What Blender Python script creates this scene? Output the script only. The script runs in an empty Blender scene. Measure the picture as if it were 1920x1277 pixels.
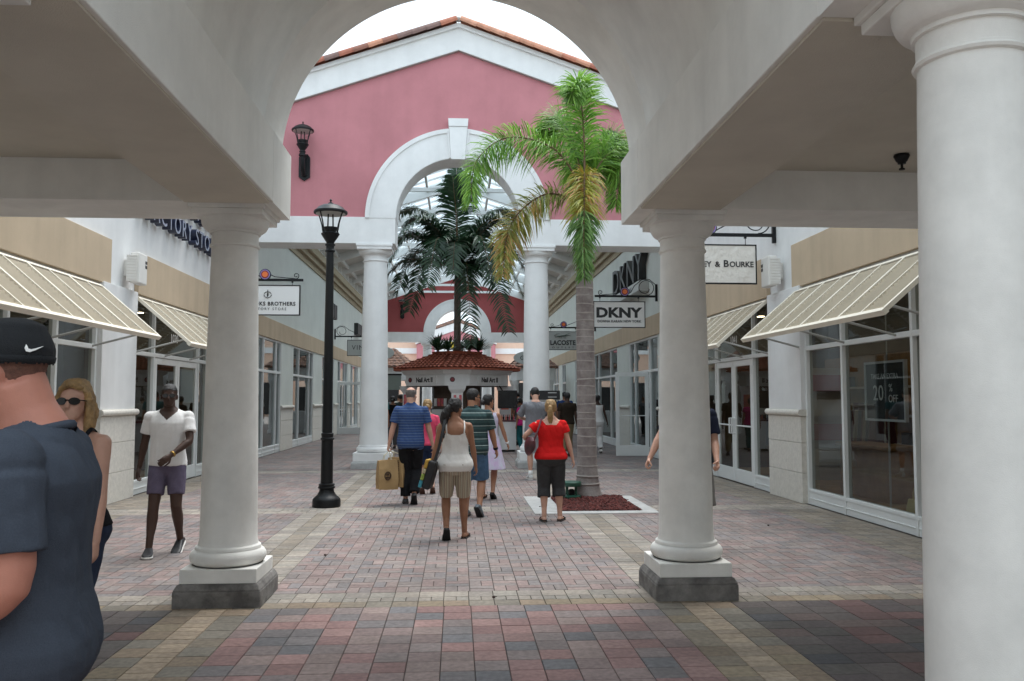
import bpy, bmesh, math, random
from mathutils import Vector, Matrix, noise
R = math.radians
random.seed(7)
SC = bpy.context.scene
COL = SC.collection

# ---------------------------------------------------------------- camera, world, sun, exposure
cam_d = bpy.data.cameras.new("camera")
cam_d.sensor_width = 36.0
cam_d.lens = 30.0
cam_d.clip_start = 0.05
cam_d.clip_end = 3000
cam = bpy.data.objects.new("camera", cam_d)
COL.objects.link(cam)
cam.location = (0, 0, 1.6)
cam.rotation_euler = (R(90 + 3.879), 0, R(-3.675))
SC.camera = cam
SUN_EL, SUN_AZ = 72.0, 38.0           # overcast: veiled sun almost overhead, a little to the right
w = bpy.data.worlds.new("World")
SC.world = w
w.use_nodes = True
nt = w.node_tree
sky = nt.nodes.new("ShaderNodeTexSky")
sky.sky_type = 'NISHITA'
sky.sun_disc = False
sky.sun_elevation = R(SUN_EL)
sky.sun_rotation = R(SUN_AZ)
sky.air_density = 1.0
sky.dust_density = 6.0
sky.ozone_density = 1.0
# overcast deck: the clear sky is mostly hidden behind bright cloud
tc = nt.nodes.new("ShaderNodeTexCoord")
cn = nt.nodes.new("ShaderNodeTexNoise")
cn.inputs['Scale'].default_value = 2.2
cn.inputs['Detail'].default_value = 6
nt.links.new(tc.outputs['Generated'], cn.inputs['Vector'])
cr = nt.nodes.new("ShaderNodeValToRGB")
cr.color_ramp.elements[0].position = 0.25
cr.color_ramp.elements[0].color = (0.62, 0.62, 0.62, 1)
cr.color_ramp.elements[1].position = 0.62
cr.color_ramp.elements[1].color = (0.92, 0.92, 0.92, 1)
nt.links.new(cn.outputs['Fac'], cr.inputs['Fac'])
mx = nt.nodes.new("ShaderNodeMixRGB")
mx.inputs['Color2'].default_value = (9.9, 11.6, 12.9, 1)
nt.links.new(cr.outputs['Color'], mx.inputs['Fac'])
nt.links.new(sky.outputs['Color'], mx.inputs['Color1'])
bg = nt.nodes['Background']
nt.links.new(mx.outputs['Color'], bg.inputs['Color'])
bg.inputs['Strength'].default_value = 0.09
sd = bpy.data.lights.new("sun", 'SUN')
sd.energy = 1.5
sd.angle = R(32)
sd.color = (1.0, 0.985, 0.96)
so = bpy.data.objects.new("sun", sd)
COL.objects.link(so)
so.rotation_euler = (R(90 - SUN_EL), 0, R(180 - SUN_AZ))
SC.view_settings.view_transform = 'Standard'
SC.view_settings.look = 'None'
SC.view_settings.gamma = 1.0
SC.view_settings.use_curve_mapping = False
SC.view_settings.exposure = 0.90
SC.cycles.max_bounces = 10
SC.cycles.diffuse_bounces = 6
SC.cycles.transparent_max_bounces = 16

# ---------------------------------------------------------------- materials
def mat(name, col, rough=0.7, metal=0.0, bump=0.0, bscale=60.0, mottle=0.0, mscale=3.0, spec=0.5,
        detail=3.0, bdist=0.01, col2=None, streak=0.0):
    m = bpy.data.materials.new(name)
    m.use_nodes = True
    n = m.node_tree
    b = n.nodes['Principled BSDF']
    b.inputs['Base Color'].default_value = (*col, 1)
    b.inputs['Roughness'].default_value = rough
    b.inputs['Metallic'].default_value = metal
    b.inputs['Specular IOR Level'].default_value = spec
    tcn = n.nodes.new("ShaderNodeTexCoord")
    if mottle > 0 or col2:
        t = n.nodes.new("ShaderNodeTexNoise")
        t.inputs['Scale'].default_value = mscale
        t.inputs['Detail'].default_value = 5
        t.inputs['Roughness'].default_value = 0.65
        n.links.new(tcn.outputs['Object'], t.inputs['Vector'])
        r = n.nodes.new("ShaderNodeValToRGB")
        lo = col2 or tuple(c * (1 - mottle) for c in col)
        hi = col if col2 else tuple(min(1, c * (1 + mottle * 0.6)) for c in col)
        r.color_ramp.elements[0].position = 0.33
        r.color_ramp.elements[1].position = 0.68
        r.color_ramp.elements[0].color = (*lo, 1)
        r.color_ramp.elements[1].color = (*hi, 1)
        n.links.new(t.outputs['Fac'], r.inputs['Fac'])
        n.links.new(r.outputs['Color'], b.inputs['Base Color'])
        if streak:                         # rain streaks and grime running down the face
            mp = n.nodes.new("ShaderNodeMapping")
            mp.inputs['Scale'].default_value = (3.2, 3.2, 0.22)
            n.links.new(tcn.outputs['Object'], mp.inputs['Vector'])
            t3 = n.nodes.new("ShaderNodeTexNoise")
            t3.inputs['Scale'].default_value = 1.0
            t3.inputs['Detail'].default_value = 6
            n.links.new(mp.outputs['Vector'], t3.inputs['Vector'])
            m3 = n.nodes.new("ShaderNodeMapRange")
            m3.inputs['From Min'].default_value = 0.46
            m3.inputs['From Max'].default_value = 0.72
            m3.inputs['To Min'].default_value = 1.0
            m3.inputs['To Max'].default_value = 1.0 - streak
            n.links.new(t3.outputs['Fac'], m3.inputs['Value'])
            v3 = n.nodes.new("ShaderNodeVectorMath")
            v3.operation = 'SCALE'
            n.links.new(r.outputs['Color'], v3.inputs[0])
            n.links.new(m3.outputs['Result'], v3.inputs['Scale'])
            n.links.new(v3.outputs['Vector'], b.inputs['Base Color'])
    if bump > 0:
        t2 = n.nodes.new("ShaderNodeTexNoise")
        t2.inputs['Scale'].default_value = bscale
        t2.inputs['Detail'].default_value = detail
        n.links.new(tcn.outputs['Object'], t2.inputs['Vector'])
        bp = n.nodes.new("ShaderNodeBump")
        bp.inputs['Strength'].default_value = bump
        bp.inputs['Distance'].default_value = bdist
        n.links.new(t2.outputs['Fac'], bp.inputs['Height'])
        n.links.new(bp.outputs['Normal'], b.inputs['Normal'])
    return m

def attr_mat(name, attr, rough=0.8, bump=0.3, bscale=80, var=0.25, vscale=40, translucent=0.0, dirt=0.0):
    m = bpy.data.materials.new(name)
    m.use_nodes = True
    n = m.node_tree
    b = n.nodes['Principled BSDF']
    b.inputs['Roughness'].default_value = rough
    a = n.nodes.new("ShaderNodeAttribute")
    a.attribute_name = attr
    tcn = n.nodes.new("ShaderNodeTexCoord")
    t = n.nodes.new("ShaderNodeTexNoise")
    t.inputs['Scale'].default_value = vscale
    t.inputs['Detail'].default_value = 5
    n.links.new(tcn.outputs['Object'], t.inputs['Vector'])
    mr = n.nodes.new("ShaderNodeMapRange")
    mr.inputs['From Min'].default_value = 0.3
    mr.inputs['From Max'].default_value = 0.7
    mr.inputs['To Min'].default_value = 1 - var
    mr.inputs['To Max'].default_value = 1 + var
    n.links.new(t.outputs['Fac'], mr.inputs['Value'])
    vm = n.nodes.new("ShaderNodeVectorMath")
    vm.operation = 'SCALE'
    n.links.new(a.outputs['Color'], vm.inputs[0])
    if dirt:                               # broad stains and wear patches
        t5 = n.nodes.new("ShaderNodeTexNoise")
        t5.inputs['Scale'].default_value = 1.1
        t5.inputs['Detail'].default_value = 7
        t5.inputs['Roughness'].default_value = 0.7
        n.links.new(tcn.outputs['Object'], t5.inputs['Vector'])
        m5 = n.nodes.new("ShaderNodeMapRange")
        m5.inputs['From Min'].default_value = 0.36
        m5.inputs['From Max'].default_value = 0.66
        m5.inputs['To Min'].default_value = 1 - dirt
        m5.inputs['To Max'].default_value = 1 + dirt * .5
        n.links.new(t5.outputs['Fac'], m5.inputs['Value'])
        mm = n.nodes.new("ShaderNodeMath")
        mm.operation = 'MULTIPLY'
        n.links.new(mr.outputs['Result'], mm.inputs[0])
        n.links.new(m5.outputs['Result'], mm.inputs[1])
        n.links.new(mm.outputs[0], vm.inputs['Scale'])
    else:
        n.links.new(mr.outputs['Result'], vm.inputs['Scale'])
    n.links.new(vm.outputs['Vector'], b.inputs['Base Color'])
    if bump:
        t2 = n.nodes.new("ShaderNodeTexNoise")
        t2.inputs['Scale'].default_value = bscale
        n.links.new(tcn.outputs['Object'], t2.inputs['Vector'])
        bp = n.nodes.new("ShaderNodeBump")
        bp.inputs['Strength'].default_value = bump
        bp.inputs['Distance'].default_value = 0.005
        n.links.new(t2.outputs['Fac'], bp.inputs['Height'])
        n.links.new(bp.outputs['Normal'], b.inputs['Normal'])
    if translucent:
        tr = n.nodes.new("ShaderNodeBsdfTranslucent")
        n.links.new(vm.outputs['Vector'], tr.inputs['Color'])
        ms = n.nodes.new("ShaderNodeMixShader")
        ms.inputs['Fac'].default_value = translucent
        out = n.nodes['Material Output']
        n.links.new(b.outputs['BSDF'], ms.inputs[1])
        n.links.new(tr.outputs['BSDF'], ms.inputs[2])
        n.links.new(ms.outputs['Shader'], out.inputs['Surface'])
    return m

def stripe_mat(name, cols, axis='Z', period=0.05, rough=0.85, wob=0.0):
    """cols: list of (position 0..1, colour) with constant interpolation; object-space stripes"""
    m = bpy.data.materials.new(name)
    m.use_nodes = True
    n = m.node_tree
    b = n.nodes['Principled BSDF']
    b.inputs['Roughness'].default_value = rough
    b.inputs['Specular IOR Level'].default_value = 0.2
    tcn = n.nodes.new("ShaderNodeTexCoord")
    sp = n.nodes.new("ShaderNodeSeparateXYZ")
    n.links.new(tcn.outputs['Object'], sp.inputs['Vector'])
    dv = n.nodes.new("ShaderNodeMath")
    dv.operation = 'DIVIDE'
    dv.inputs[1].default_value = period
    src = sp.outputs[axis]
    if wob:
        t = n.nodes.new("ShaderNodeTexNoise")
        t.inputs['Scale'].default_value = 5
        n.links.new(tcn.outputs['Object'], t.inputs['Vector'])
        ma = n.nodes.new("ShaderNodeMath")
        ma.operation = 'MULTIPLY_ADD'
        ma.inputs[1].default_value = wob
        n.links.new(t.outputs['Fac'], ma.inputs[0])
        n.links.new(src, ma.inputs[2])
        src = ma.outputs[0]
    n.links.new(src, dv.inputs[0])
    fr = n.nodes.new("ShaderNodeMath")
    fr.operation = 'FRACT'
    n.links.new(dv.outputs[0], fr.inputs[0])
    r = n.nodes.new("ShaderNodeValToRGB")
    r.color_ramp.interpolation = 'CONSTANT'
    e = r.color_ramp.elements
    e[0].position = cols[0][0]
    e[0].color = (*cols[0][1], 1)
    e[1].position = cols[1][0]
    e[1].color = (*cols[1][1], 1)
    for p, c in cols[2:]:
        q = e.new(p)
        q.color = (*c, 1)
    n.links.new(fr.outputs[0], r.inputs['Fac'])
    n.links.new(r.outputs['Color'], b.inputs['Base Color'])
    return m

def glass_mat(name, tint=(0.5, 0.55, 0.55), refl=0.12):
    m = bpy.data.materials.new(name)
    m.use_nodes = True
    n = m.node_tree
    for x in list(n.nodes):
        n.nodes.remove(x)
    out = n.nodes.new("ShaderNodeOutputMaterial")
    tr = n.nodes.new("ShaderNodeBsdfTransparent")
    tr.inputs['Color'].default_value = (*tint, 1)
    gl = n.nodes.new("ShaderNodeBsdfGlossy")
    gl.inputs['Roughness'].default_value = 0.01
    gl.inputs['Color'].default_value = (0.9, 0.95, 0.95, 1)
    lw = n.nodes.new("ShaderNodeLayerWeight")
    pw = n.nodes.new("ShaderNodeMath")
    pw.operation = 'POWER'
    pw.inputs[1].default_value = 5.0
    n.links.new(lw.outputs['Facing'], pw.inputs[0])
    ad = n.nodes.new("ShaderNodeMath")
    ad.operation = 'MULTIPLY_ADD'
    ad.inputs[1].default_value = 0.85
    ad.inputs[2].default_value = refl
    ad.use_clamp = True
    n.links.new(pw.outputs[0], ad.inputs[0])
    ms = n.nodes.new("ShaderNodeMixShader")
    n.links.new(ad.outputs[0], ms.inputs['Fac'])
    n.links.new(tr.outputs['BSDF'], ms.inputs[1])
    n.links.new(gl.outputs['BSDF'], ms.inputs[2])
    n.links.new(ms.outputs['Shader'], out.inputs['Surface'])
    return m

M = {}
M['stucco_in'] = mat('portico_stucco', (0.85, 0.84, 0.795), 0.9, bump=0.3, bscale=240, mottle=0.08, mscale=1.6, spec=0.2, streak=0.07)
M['column'] = mat('column_stucco', (0.83, 0.82, 0.78), 0.88, bump=0.16, bscale=300, mottle=0.11, mscale=2.6, spec=0.25, detail=6, streak=0.10)
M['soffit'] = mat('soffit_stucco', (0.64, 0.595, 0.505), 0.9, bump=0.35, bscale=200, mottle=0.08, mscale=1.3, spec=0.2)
M['concrete_dark'] = mat('stained_concrete', (0.20, 0.19, 0.18), 0.9, bump=0.6, bscale=60, mottle=0.5, mscale=7, detail=8)
M['concrete'] = mat('concrete', (0.42, 0.42, 0.41), 0.85, bump=0.3, bscale=90, mottle=0.2, mscale=6)
M['white_wall'] = mat('white_stucco', (0.75, 0.75, 0.74), 0.85, bump=0.3, bscale=200, mottle=0.07, mscale=1.1, spec=0.25, streak=0.07)
M['grey_wall'] = mat('grey_green_stucco', (0.64, 0.665, 0.62), 0.85, bump=0.3, bscale=160, mottle=0.07, mscale=1.0, spec=0.2)
M['white_trim'] = mat('white_trim', (0.79, 0.79, 0.78), 0.7, bump=0.15, bscale=160, mottle=0.06, mscale=2.0, spec=0.3, streak=0.06)
M['pink'] = mat('pink_stucco', (0.525, 0.22, 0.24), 0.88, bump=0.35, bscale=170, mottle=0.10, mscale=0.9, spec=0.2, streak=0.06)
M['red_wall'] = mat('dusty_red_stucco', (0.33, 0.085, 0.085), 0.88, bump=0.35, bscale=150, mottle=0.10, mscale=0.9, spec=0.2)
M['beige'] = mat('beige_stucco', (0.53, 0.42, 0.30), 0.88, bump=0.35, bscale=150, mottle=0.07, mscale=1.4, spec=0.2, streak=0.10)
M['cornice'] = mat('olive_beige_cornice', (0.36, 0.30, 0.20), 0.85, bump=0.2, bscale=100, mottle=0.08)
M['stone'] = mat('coral_stone', (0.66, 0.63, 0.57), 0.9, bump=0.35, bscale=70, mottle=0.12, mscale=18, detail=8)
M['peach'] = mat('peach_stucco', (0.72, 0.50, 0.38), 0.9, bump=0.2, bscale=100, mottle=0.05)
M['alu'] = mat('white_aluminium', (0.72, 0.74, 0.73), 0.4, bump=0.0, mottle=0.04, mscale=2)
M['awning'] = mat('awning_slat', (0.58, 0.50, 0.375), 0.6, mottle=0.08, mscale=4)
M['awning_frame'] = mat('awning_cream', (0.80, 0.74, 0.62), 0.55, mottle=0.05, mscale=4)
M['arm'] = mat('grey_metal_arm', (0.42, 0.42, 0.40), 0.5, metal=0.3)
M['iron'] = mat('black_iron', (0.008, 0.009, 0.010), 0.42, bump=0.15, bscale=40, spec=0.28)
M['lamp_lens'] = mat('lamp_lens', (0.45, 0.45, 0.42), 0.35)
M['black'] = mat('matte_black', (0.012, 0.012, 0.013), 0.6)
M['ink'] = mat('black_lettering', (0.02, 0.02, 0.022), 0.5)
M['ink_green'] = mat('dark_green_lettering', (0.02, 0.07, 0.045), 0.5)
M['navy_letter'] = mat('navy_channel_letter', (0.018, 0.024, 0.055), 0.4)
M['letter_edge'] = mat('letter_edge', (0.25, 0.28, 0.36), 0.4)
M['char_letter'] = mat('charcoal_letter', (0.03, 0.032, 0.032), 0.45)
M['white_ink'] = mat('white_lettering', (0.85, 0.85, 0.83), 0.6)
M['board_white'] = mat('white_sign_board', (0.80, 0.80, 0.79), 0.5, bump=0.1, bscale=30)
M['board_rough'] = mat('embossed_cream_board', (0.76, 0.72, 0.66), 0.6, bump=1.0, bscale=9, bdist=0.03, detail=2)
M['board_grey'] = mat('grey_sign_board', (0.50, 0.52, 0.50), 0.6, bump=0.2, bscale=30)
M['orange'] = mat('orange_enamel', (0.85, 0.20, 0.05), 0.4)
M['violet'] = mat('violet_enamel', (0.30, 0.25, 0.55), 0.4)
M['maroon'] = mat('maroon_enamel', (0.25, 0.03, 0.04), 0.4)
M['clay'] = attr_mat('clay_tile', 'tint', 0.8, 0.3, 60, 0.2, 9)
M['clay_red'] = mat('red_clay_tile', (0.36, 0.10, 0.055), 0.75, bump=0.3, bscale=60, mottle=0.25, mscale=5)
M['clay_mix'] = mat('weathered_clay_tile', (0.42, 0.22, 0.15), 0.8, bump=0.3, bscale=60, col2=(0.12, 0.09, 0.08), mscale=7)
M['paver'] = attr_mat('paver', 'tint', 0.82, 0.35, 120, 0.20, 26, dirt=0.24)
M['glass'] = glass_mat('shop_glass', (0.45, 0.48, 0.475), 0.08)
M['glass_sky'] = glass_mat('skylight_glass', (0.93, 0.96, 0.97), 0.03)
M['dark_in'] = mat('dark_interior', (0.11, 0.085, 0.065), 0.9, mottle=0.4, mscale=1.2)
M['tan_in'] = mat('tan_interior_floor', (0.42, 0.27, 0.12), 0.6, mottle=0.3, mscale=2)
M['deck'] = mat('roof_deck', (0.60, 0.60, 0.57), 0.8, mottle=0.06)
M['steel_white'] = mat('white_steel', (0.74, 0.76, 0.75), 0.5, mottle=0.04)
M['plastic_white'] = mat('white_plastic_box', (0.72, 0.70, 0.66), 0.5, mottle=0.05)
M['bark'] = mat('palm_bark', (0.31, 0.275, 0.255), 0.9, bump=0.8, bscale=45, mscale=5, detail=8, col2=(0.165, 0.13, 0.125))
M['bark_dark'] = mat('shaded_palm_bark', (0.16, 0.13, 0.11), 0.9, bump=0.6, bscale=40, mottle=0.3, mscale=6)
M['bark_ring'] = mat('palm_leaf_scar', (0.35, 0.31, 0.285), 0.9, bump=0.5, bscale=60, mottle=0.2, mscale=8)
M['crownshaft'] = mat('crownshaft_green', (0.20, 0.22, 0.09), 0.6, mottle=0.4, mscale=5)
M['leaf'] = attr_mat('palm_leaf', 'tint', 0.45, 0.0, 50, 0.25, 6, translucent=0.35)
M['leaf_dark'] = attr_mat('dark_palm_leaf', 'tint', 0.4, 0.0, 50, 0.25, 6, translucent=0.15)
M['rachis'] = mat('frond_rachis', (0.16, 0.09, 0.045), 0.6, mottle=0.3, mscale=6)
M['green_paint'] = mat('green_enamel', (0.018, 0.085, 0.055), 0.4, mottle=0.1)
M['mulch'] = attr_mat('red_mulch_chip', 'tint', 0.9, 0.2, 60, 0.3, 30)
M['soil'] = mat('mulch_bed', (0.06, 0.025, 0.02), 0.95, bump=1.0, bscale=50, mottle=0.4, mscale=20)
M['magenta'] = mat('magenta_poster', (0.60, 0.035, 0.18), 0.5, col2=(0.72, 0.30, 0.12), mscale=11)
M['lit_lamp'] = bpy.data.materials.new('lit_downlight')
M['lit_lamp'].use_nodes = True
_b = M['lit_lamp'].node_tree.nodes['Principled BSDF']
_b.inputs['Emission Color'].default_value = (1.0, 0.78, 0.48, 1)
_b.inputs['Emission Strength'].default_value = 22
M['screen'] = mat('black_screen', (0.012, 0.013, 0.014), 0.15)

# ---------------------------------------------------------------- mesh helpers
class MB:
    def __init__(s):
        s.bm = bmesh.new()
        s.T = None
    def v(s, p):
        p = Vector(p)
        return s.bm.verts.new(s.T @ p if s.T else p)
    def f(s, vs, mi=0):
        try:
            q = s.bm.faces.new(vs)
            q.material_index = mi
            return q
        except ValueError:
            return None
    def box(s, x0, x1, y0, y1, z0, z1, mi=0):
        c = [s.v(p) for p in ((x0, y0, z0), (x1, y0, z0), (x1, y1, z0), (x0, y1, z0), (x0, y0, z1), (x1, y0, z1), (x1, y1, z1), (x0, y1, z1))]
        for q in ((3, 2, 1, 0), (4, 5, 6, 7), (0, 1, 5, 4), (1, 2, 6, 5), (2, 3, 7, 6), (3, 0, 4, 7)):
            s.f([c[i] for i in q], mi)
        return s
    def hexa(s, pts, mi=0):
        c = [s.v(p) for p in pts]
        for q in ((3, 2, 1, 0), (4, 5, 6, 7), (0, 1, 5, 4), (1, 2, 6, 5), (2, 3, 7, 6), (3, 0, 4, 7)):
            s.f([c[i] for i in q], mi)
        return s
    def prism_y(s, poly, y0, y1, mi=0):
        """poly of (x,z) extruded along y"""
        a = [s.v((x, y0, z)) for x, z in poly]
        b = [s.v((x, y1, z)) for x, z in poly]
        n = len(poly)
        s.f(list(reversed(a)), mi)
        s.f(b, mi)
        for i in range(n):
            s.f([a[i], a[(i + 1) % n], b[(i + 1) % n], b[i]], mi)
        return s
    def prism_x(s, poly, x0, x1, mi=0):
        """poly of (y,z) extruded along x"""
        a = [s.v((x0, y, z)) for y, z in poly]
        b = [s.v((x1, y, z)) for y, z in poly]
        n = len(poly)
        s.f(a, mi)
        s.f(list(reversed(b)), mi)
        for i in range(n):
            s.f([a[(i + 1) % n], a[i], b[i], b[(i + 1) % n]], mi)
        return s
    def lathe(s, prof, c=(0, 0, 0), n=32, caps=True, mi=0):
        rings = []
        for r, z in prof:
            rings.append([s.v((c[0] + r * math.cos(2 * math.pi * i / n), c[1] + r * math.sin(2 * math.pi * i / n), c[2] + z)) for i in range(n)])
        for a, b in zip(rings, rings[1:]):
            for i in range(n):
                s.f([a[i], a[(i + 1) % n], b[(i + 1) % n], b[i]], mi)
        if caps:
            s.f(list(reversed(rings[0])), mi)
            s.f(rings[-1], mi)
        return s
    def loft(s, rings, mi=0, closed=True):
        rr = [[s.v(p) for p in r] for r in rings]
        n = len(rr[0])
        for a, b in zip(rr, rr[1:]):
            for i in range(n):
                s.f([a[i], a[(i + 1) % n], b[(i + 1) % n], b[i]], mi)
        if closed:
            s.f(list(reversed(rr[0])), mi)
            s.f(rr[-1], mi)
        return s
    def tube(s, pts, rad, n=8, mi=0, round_ends=False, flat=None):
        pts = [Vector(p) for p in pts]
        if not hasattr(rad, '__len__'):
            rad = [rad] * len(pts)
        rad = list(rad)
        if round_ends:
            d0 = (pts[0] - pts[1]).normalized()
            d1 = (pts[-1] - pts[-2]).normalized()
            pre = [pts[0] + d0 * rad[0] * k for k in (0.95, 0.7)]
            post = [pts[-1] + d1 * rad[-1] * k for k in (0.7, 0.95)]
            rad = [rad[0] * 0.3, rad[0] * 0.72] + rad + [rad[-1] * 0.72, rad[-1] * 0.3]
            pts = pre + pts + post
        t = (pts[1] - pts[0]).normalized()
        up = Vector((0, 0, 1)) if abs(t.z) < 0.9 else Vector((1, 0, 0))
        u = t.cross(up).normalized()
        rings = []
        for i, p in enumerate(pts):
            if i == 0:
                tt = pts[1] - pts[0]
            elif i == len(pts) - 1:
                tt = pts[-1] - pts[-2]
            else:
                tt = pts[i + 1] - pts[i - 1]
            if tt.length < 1e-9:
                tt = t
            tt = tt.normalized()
            u = (u - tt * u.dot(tt))
            u = u.normalized() if u.length > 1e-6 else tt.orthogonal().normalized()
            vv = tt.cross(u)
            k = 1.0 if flat is None else flat
            rings.append([p + (u * math.cos(2 * math.pi * j / n) + vv * (k * math.sin(2 * math.pi * j / n))) * rad[i] for j in range(n)])
        return s.loft(rings, mi)
    def ball(s, c, r, n=14, m=9, mi=0):
        if not hasattr(r, '__len__'):
            r = (r, r, r)
        rings = []
        for j in range(1, m):
            a = math.pi * j / m
            rings.append([(c[0] + r[0] * math.sin(a) * math.cos(2 * math.pi * i / n), c[1] + r[1] * math.sin(a) * math.sin(2 * math.pi * i / n), c[2] - r[2] * math.cos(a)) for i in range(n)])
        return s.loft(rings, mi)
    def build(s, name, m, parent=None, smooth=False, bevel=0.0, inv=True, recalc=True):
        if recalc:
            bmesh.ops.recalc_face_normals(s.bm, faces=s.bm.faces)
        me = bpy.data.meshes.new(name)
        s.bm.to_mesh(me)
        s.bm.free()
        return link(name, me, m, parent, smooth, bevel, inv)

def link(name, me, m, parent=None, smooth=False, bevel=0.0, inv=True):
    o = bpy.data.objects.new(name, me)
    COL.objects.link(o)
    for q in (m if isinstance(m, (list, tuple)) else [m]):
        me.materials.append(q)
    if smooth:
        me.polygons.foreach_set('use_smooth', [True] * len(me.polygons))
        if smooth == 'auto':
            me.polygons.foreach_set('use_smooth', [True] * len(me.polygons))
            me.set_sharp_from_angle(angle=R(38))
    if bevel:
        bv = o.modifiers.new('bevel', 'BEVEL')
        bv.width = bevel
        bv.segments = 2
        bv.limit_method = 'ANGLE'
        bv.angle_limit = R(50)
    if parent is not None:
        o.parent = parent
        if inv:
            L = world_of(parent)
            o.matrix_parent_inverse = L.inverted()
    return o

def world_of(o):
    m = Matrix.LocRotScale(o.location, o.rotation_euler, o.scale)
    return m if o.parent is None else world_of(o.parent) @ o.matrix_parent_inverse @ m

def thing(name, label, cat, loc=(0, 0, 0), rz=0.0, group=None):
    o = bpy.data.objects.new(name, None)
    COL.objects.link(o)
    o.empty_display_size = 0.2
    o.location = loc
    o.rotation_euler = (0, 0, rz)
    tag(o, label, cat, group)
    return o

def tag(o, label, cat, group=None, kind=None):
    if label:
        o['label'] = label
    if cat:
        o['category'] = cat
    if group:
        o['group'] = group
    if kind:
        o['kind'] = kind
    return o

def kids(o):
    return [c for c in bpy.data.objects if c.parent == o]

def dup(root, loc, rz=0.0, label=None, group=None):
    r = root.copy()
    COL.objects.link(r)
    r.location = loc
    r.rotation_euler = (0, 0, rz)
    if label:
        r['label'] = label
    if group:
        r['group'] = group
    def rec(a, b):
        for ch in kids(a):
            c = ch.copy()
            COL.objects.link(c)
            c.parent = b
            rec(ch, c)
    rec(root, r)
    return r

def text_mesh(s, size, depth=0.004, xs=1.0, align='CENTER', spacing=1.0, fit=None, bold=0.0):
    cu = bpy.data.curves.new('t', 'FONT')
    cu.body = s
    cu.size = size
    cu.extrude = depth / 2
    cu.align_x = align
    cu.space_character = spacing
    cu.resolution_u = 3
    cu.offset = bold * size
    o = bpy.data.objects.new('t', cu)
    COL.objects.link(o)
    dg = bpy.context.evaluated_depsgraph_get()
    me = bpy.data.meshes.new_from_object(o.evaluated_get(dg))
    bpy.data.objects.remove(o)
    bpy.data.curves.remove(cu)
    me.materials.clear()
    if fit:                                # squeeze or stretch the line to its measured width
        a = min(v.co.x for v in me.vertices)
        b = max(v.co.x for v in me.vertices)
        for v in me.vertices:
            v.co.x = (v.co.x - (a + b) / 2) * fit / (b - a)
    elif xs != 1.0:
        for v in me.vertices:
            v.co.x *= xs
    return me

def text(parent, s, size, at, face='-Y', depth=0.004, m=None, xs=1.0, name='lettering', align='CENTER', spacing=1.0, fit=None, bold=0.0):
    """at: baseline centre in world space; face: direction the text faces"""
    me = text_mesh(s, size, depth, xs, align, spacing, fit, bold)
    rot = {'-Y': Matrix.Rotation(R(90), 4, 'X'),
           '+X': Matrix.Rotation(R(90), 4, 'Z') @ Matrix.Rotation(R(90), 4, 'X'),
           '-X': Matrix.Rotation(R(-90), 4, 'Z') @ Matrix.Rotation(R(90), 4, 'X')}[face] if isinstance(face, str) else face
    me.transform(Matrix.Translation(Vector(at)) @ rot)
    return link(name, me, m or M['ink'], parent)

def tint_attr(me, cols):
    a = me.color_attributes.new('tint', 'FLOAT_COLOR', 'CORNER')
    buf = []
    for p, c in zip(me.polygons, cols):
        buf.extend([c[0], c[1], c[2], 1.0] * p.loop_total)
    a.data.foreach_set('color', buf)
# ================================================================ SETTING: ground and paving
mb = MB()
mb.f([mb.v(p) for p in ((-400, -300, -0.012), (400, -300, -0.012), (400, 900, -0.012), (-400, 900, -0.012))])
g = mb.build('ground', mat('joint_sand', (0.11, 0.095, 0.08), 0.95, bump=0.3, bscale=90, mottle=0.3, mscale=4))
tag(g, None, None, kind='structure')

OUT = [(0.235, 0.160, 0.152), (0.225, 0.150, 0.140), (0.205, 0.172, 0.165), (0.185, 0.165, 0.160), (0.245, 0.180, 0.165),
       (0.158, 0.155, 0.160), (0.215, 0.185, 0.172), (0.150, 0.145, 0.155)]
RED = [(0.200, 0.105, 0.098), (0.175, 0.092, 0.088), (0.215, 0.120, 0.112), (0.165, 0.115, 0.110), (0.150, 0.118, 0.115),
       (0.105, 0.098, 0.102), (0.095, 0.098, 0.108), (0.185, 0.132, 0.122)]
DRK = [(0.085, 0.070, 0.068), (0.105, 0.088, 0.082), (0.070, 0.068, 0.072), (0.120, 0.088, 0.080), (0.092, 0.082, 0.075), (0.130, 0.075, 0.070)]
TAN = [(0.270, 0.235, 0.190), (0.295, 0.255, 0.205), (0.250, 0.225, 0.185), (0.240, 0.210, 0.175)]
OLV = [(0.215, 0.175, 0.115), (0.235, 0.185, 0.110), (0.195, 0.170, 0.120), (0.225, 0.170, 0.105)]
BUF = [(0.330, 0.255, 0.170), (0.350, 0.270, 0.180), (0.305, 0.240, 0.165)]
STR = [(0.215, 0.185, 0.150), (0.235, 0.200, 0.160), (0.195, 0.175, 0.150)]
def scale_pal(p, k):
    return [tuple(c * k for c in q) for q in p]
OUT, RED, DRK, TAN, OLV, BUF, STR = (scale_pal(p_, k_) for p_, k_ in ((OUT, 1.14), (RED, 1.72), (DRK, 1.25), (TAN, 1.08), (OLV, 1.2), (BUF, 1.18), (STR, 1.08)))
def soften(p, k):
    m = tuple(sum(c[i] for c in p) / len(p) for i in range(3))
    return [tuple(m[i] + (c[i] - m[i]) * k for i in range(3)) for c in p]
OUT, RED = soften([(c[0] * .99, c[1] * 1.0, c[2] * .98) for c in OUT], .55), soften([(c[0] * .99, c[1] * 1.06, c[2] * 1.03) for c in RED], .72)
TAN = [(c[0], c[1] * 1.02, c[2] * 1.08) for c in TAN]
OLV = [(c[0], c[1] * 1.02, c[2] * 1.18) for c in OLV]
BUF = [(c[0], c[1] * 1.02, c[2] * 1.12) for c in BUF]
rects = []
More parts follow.
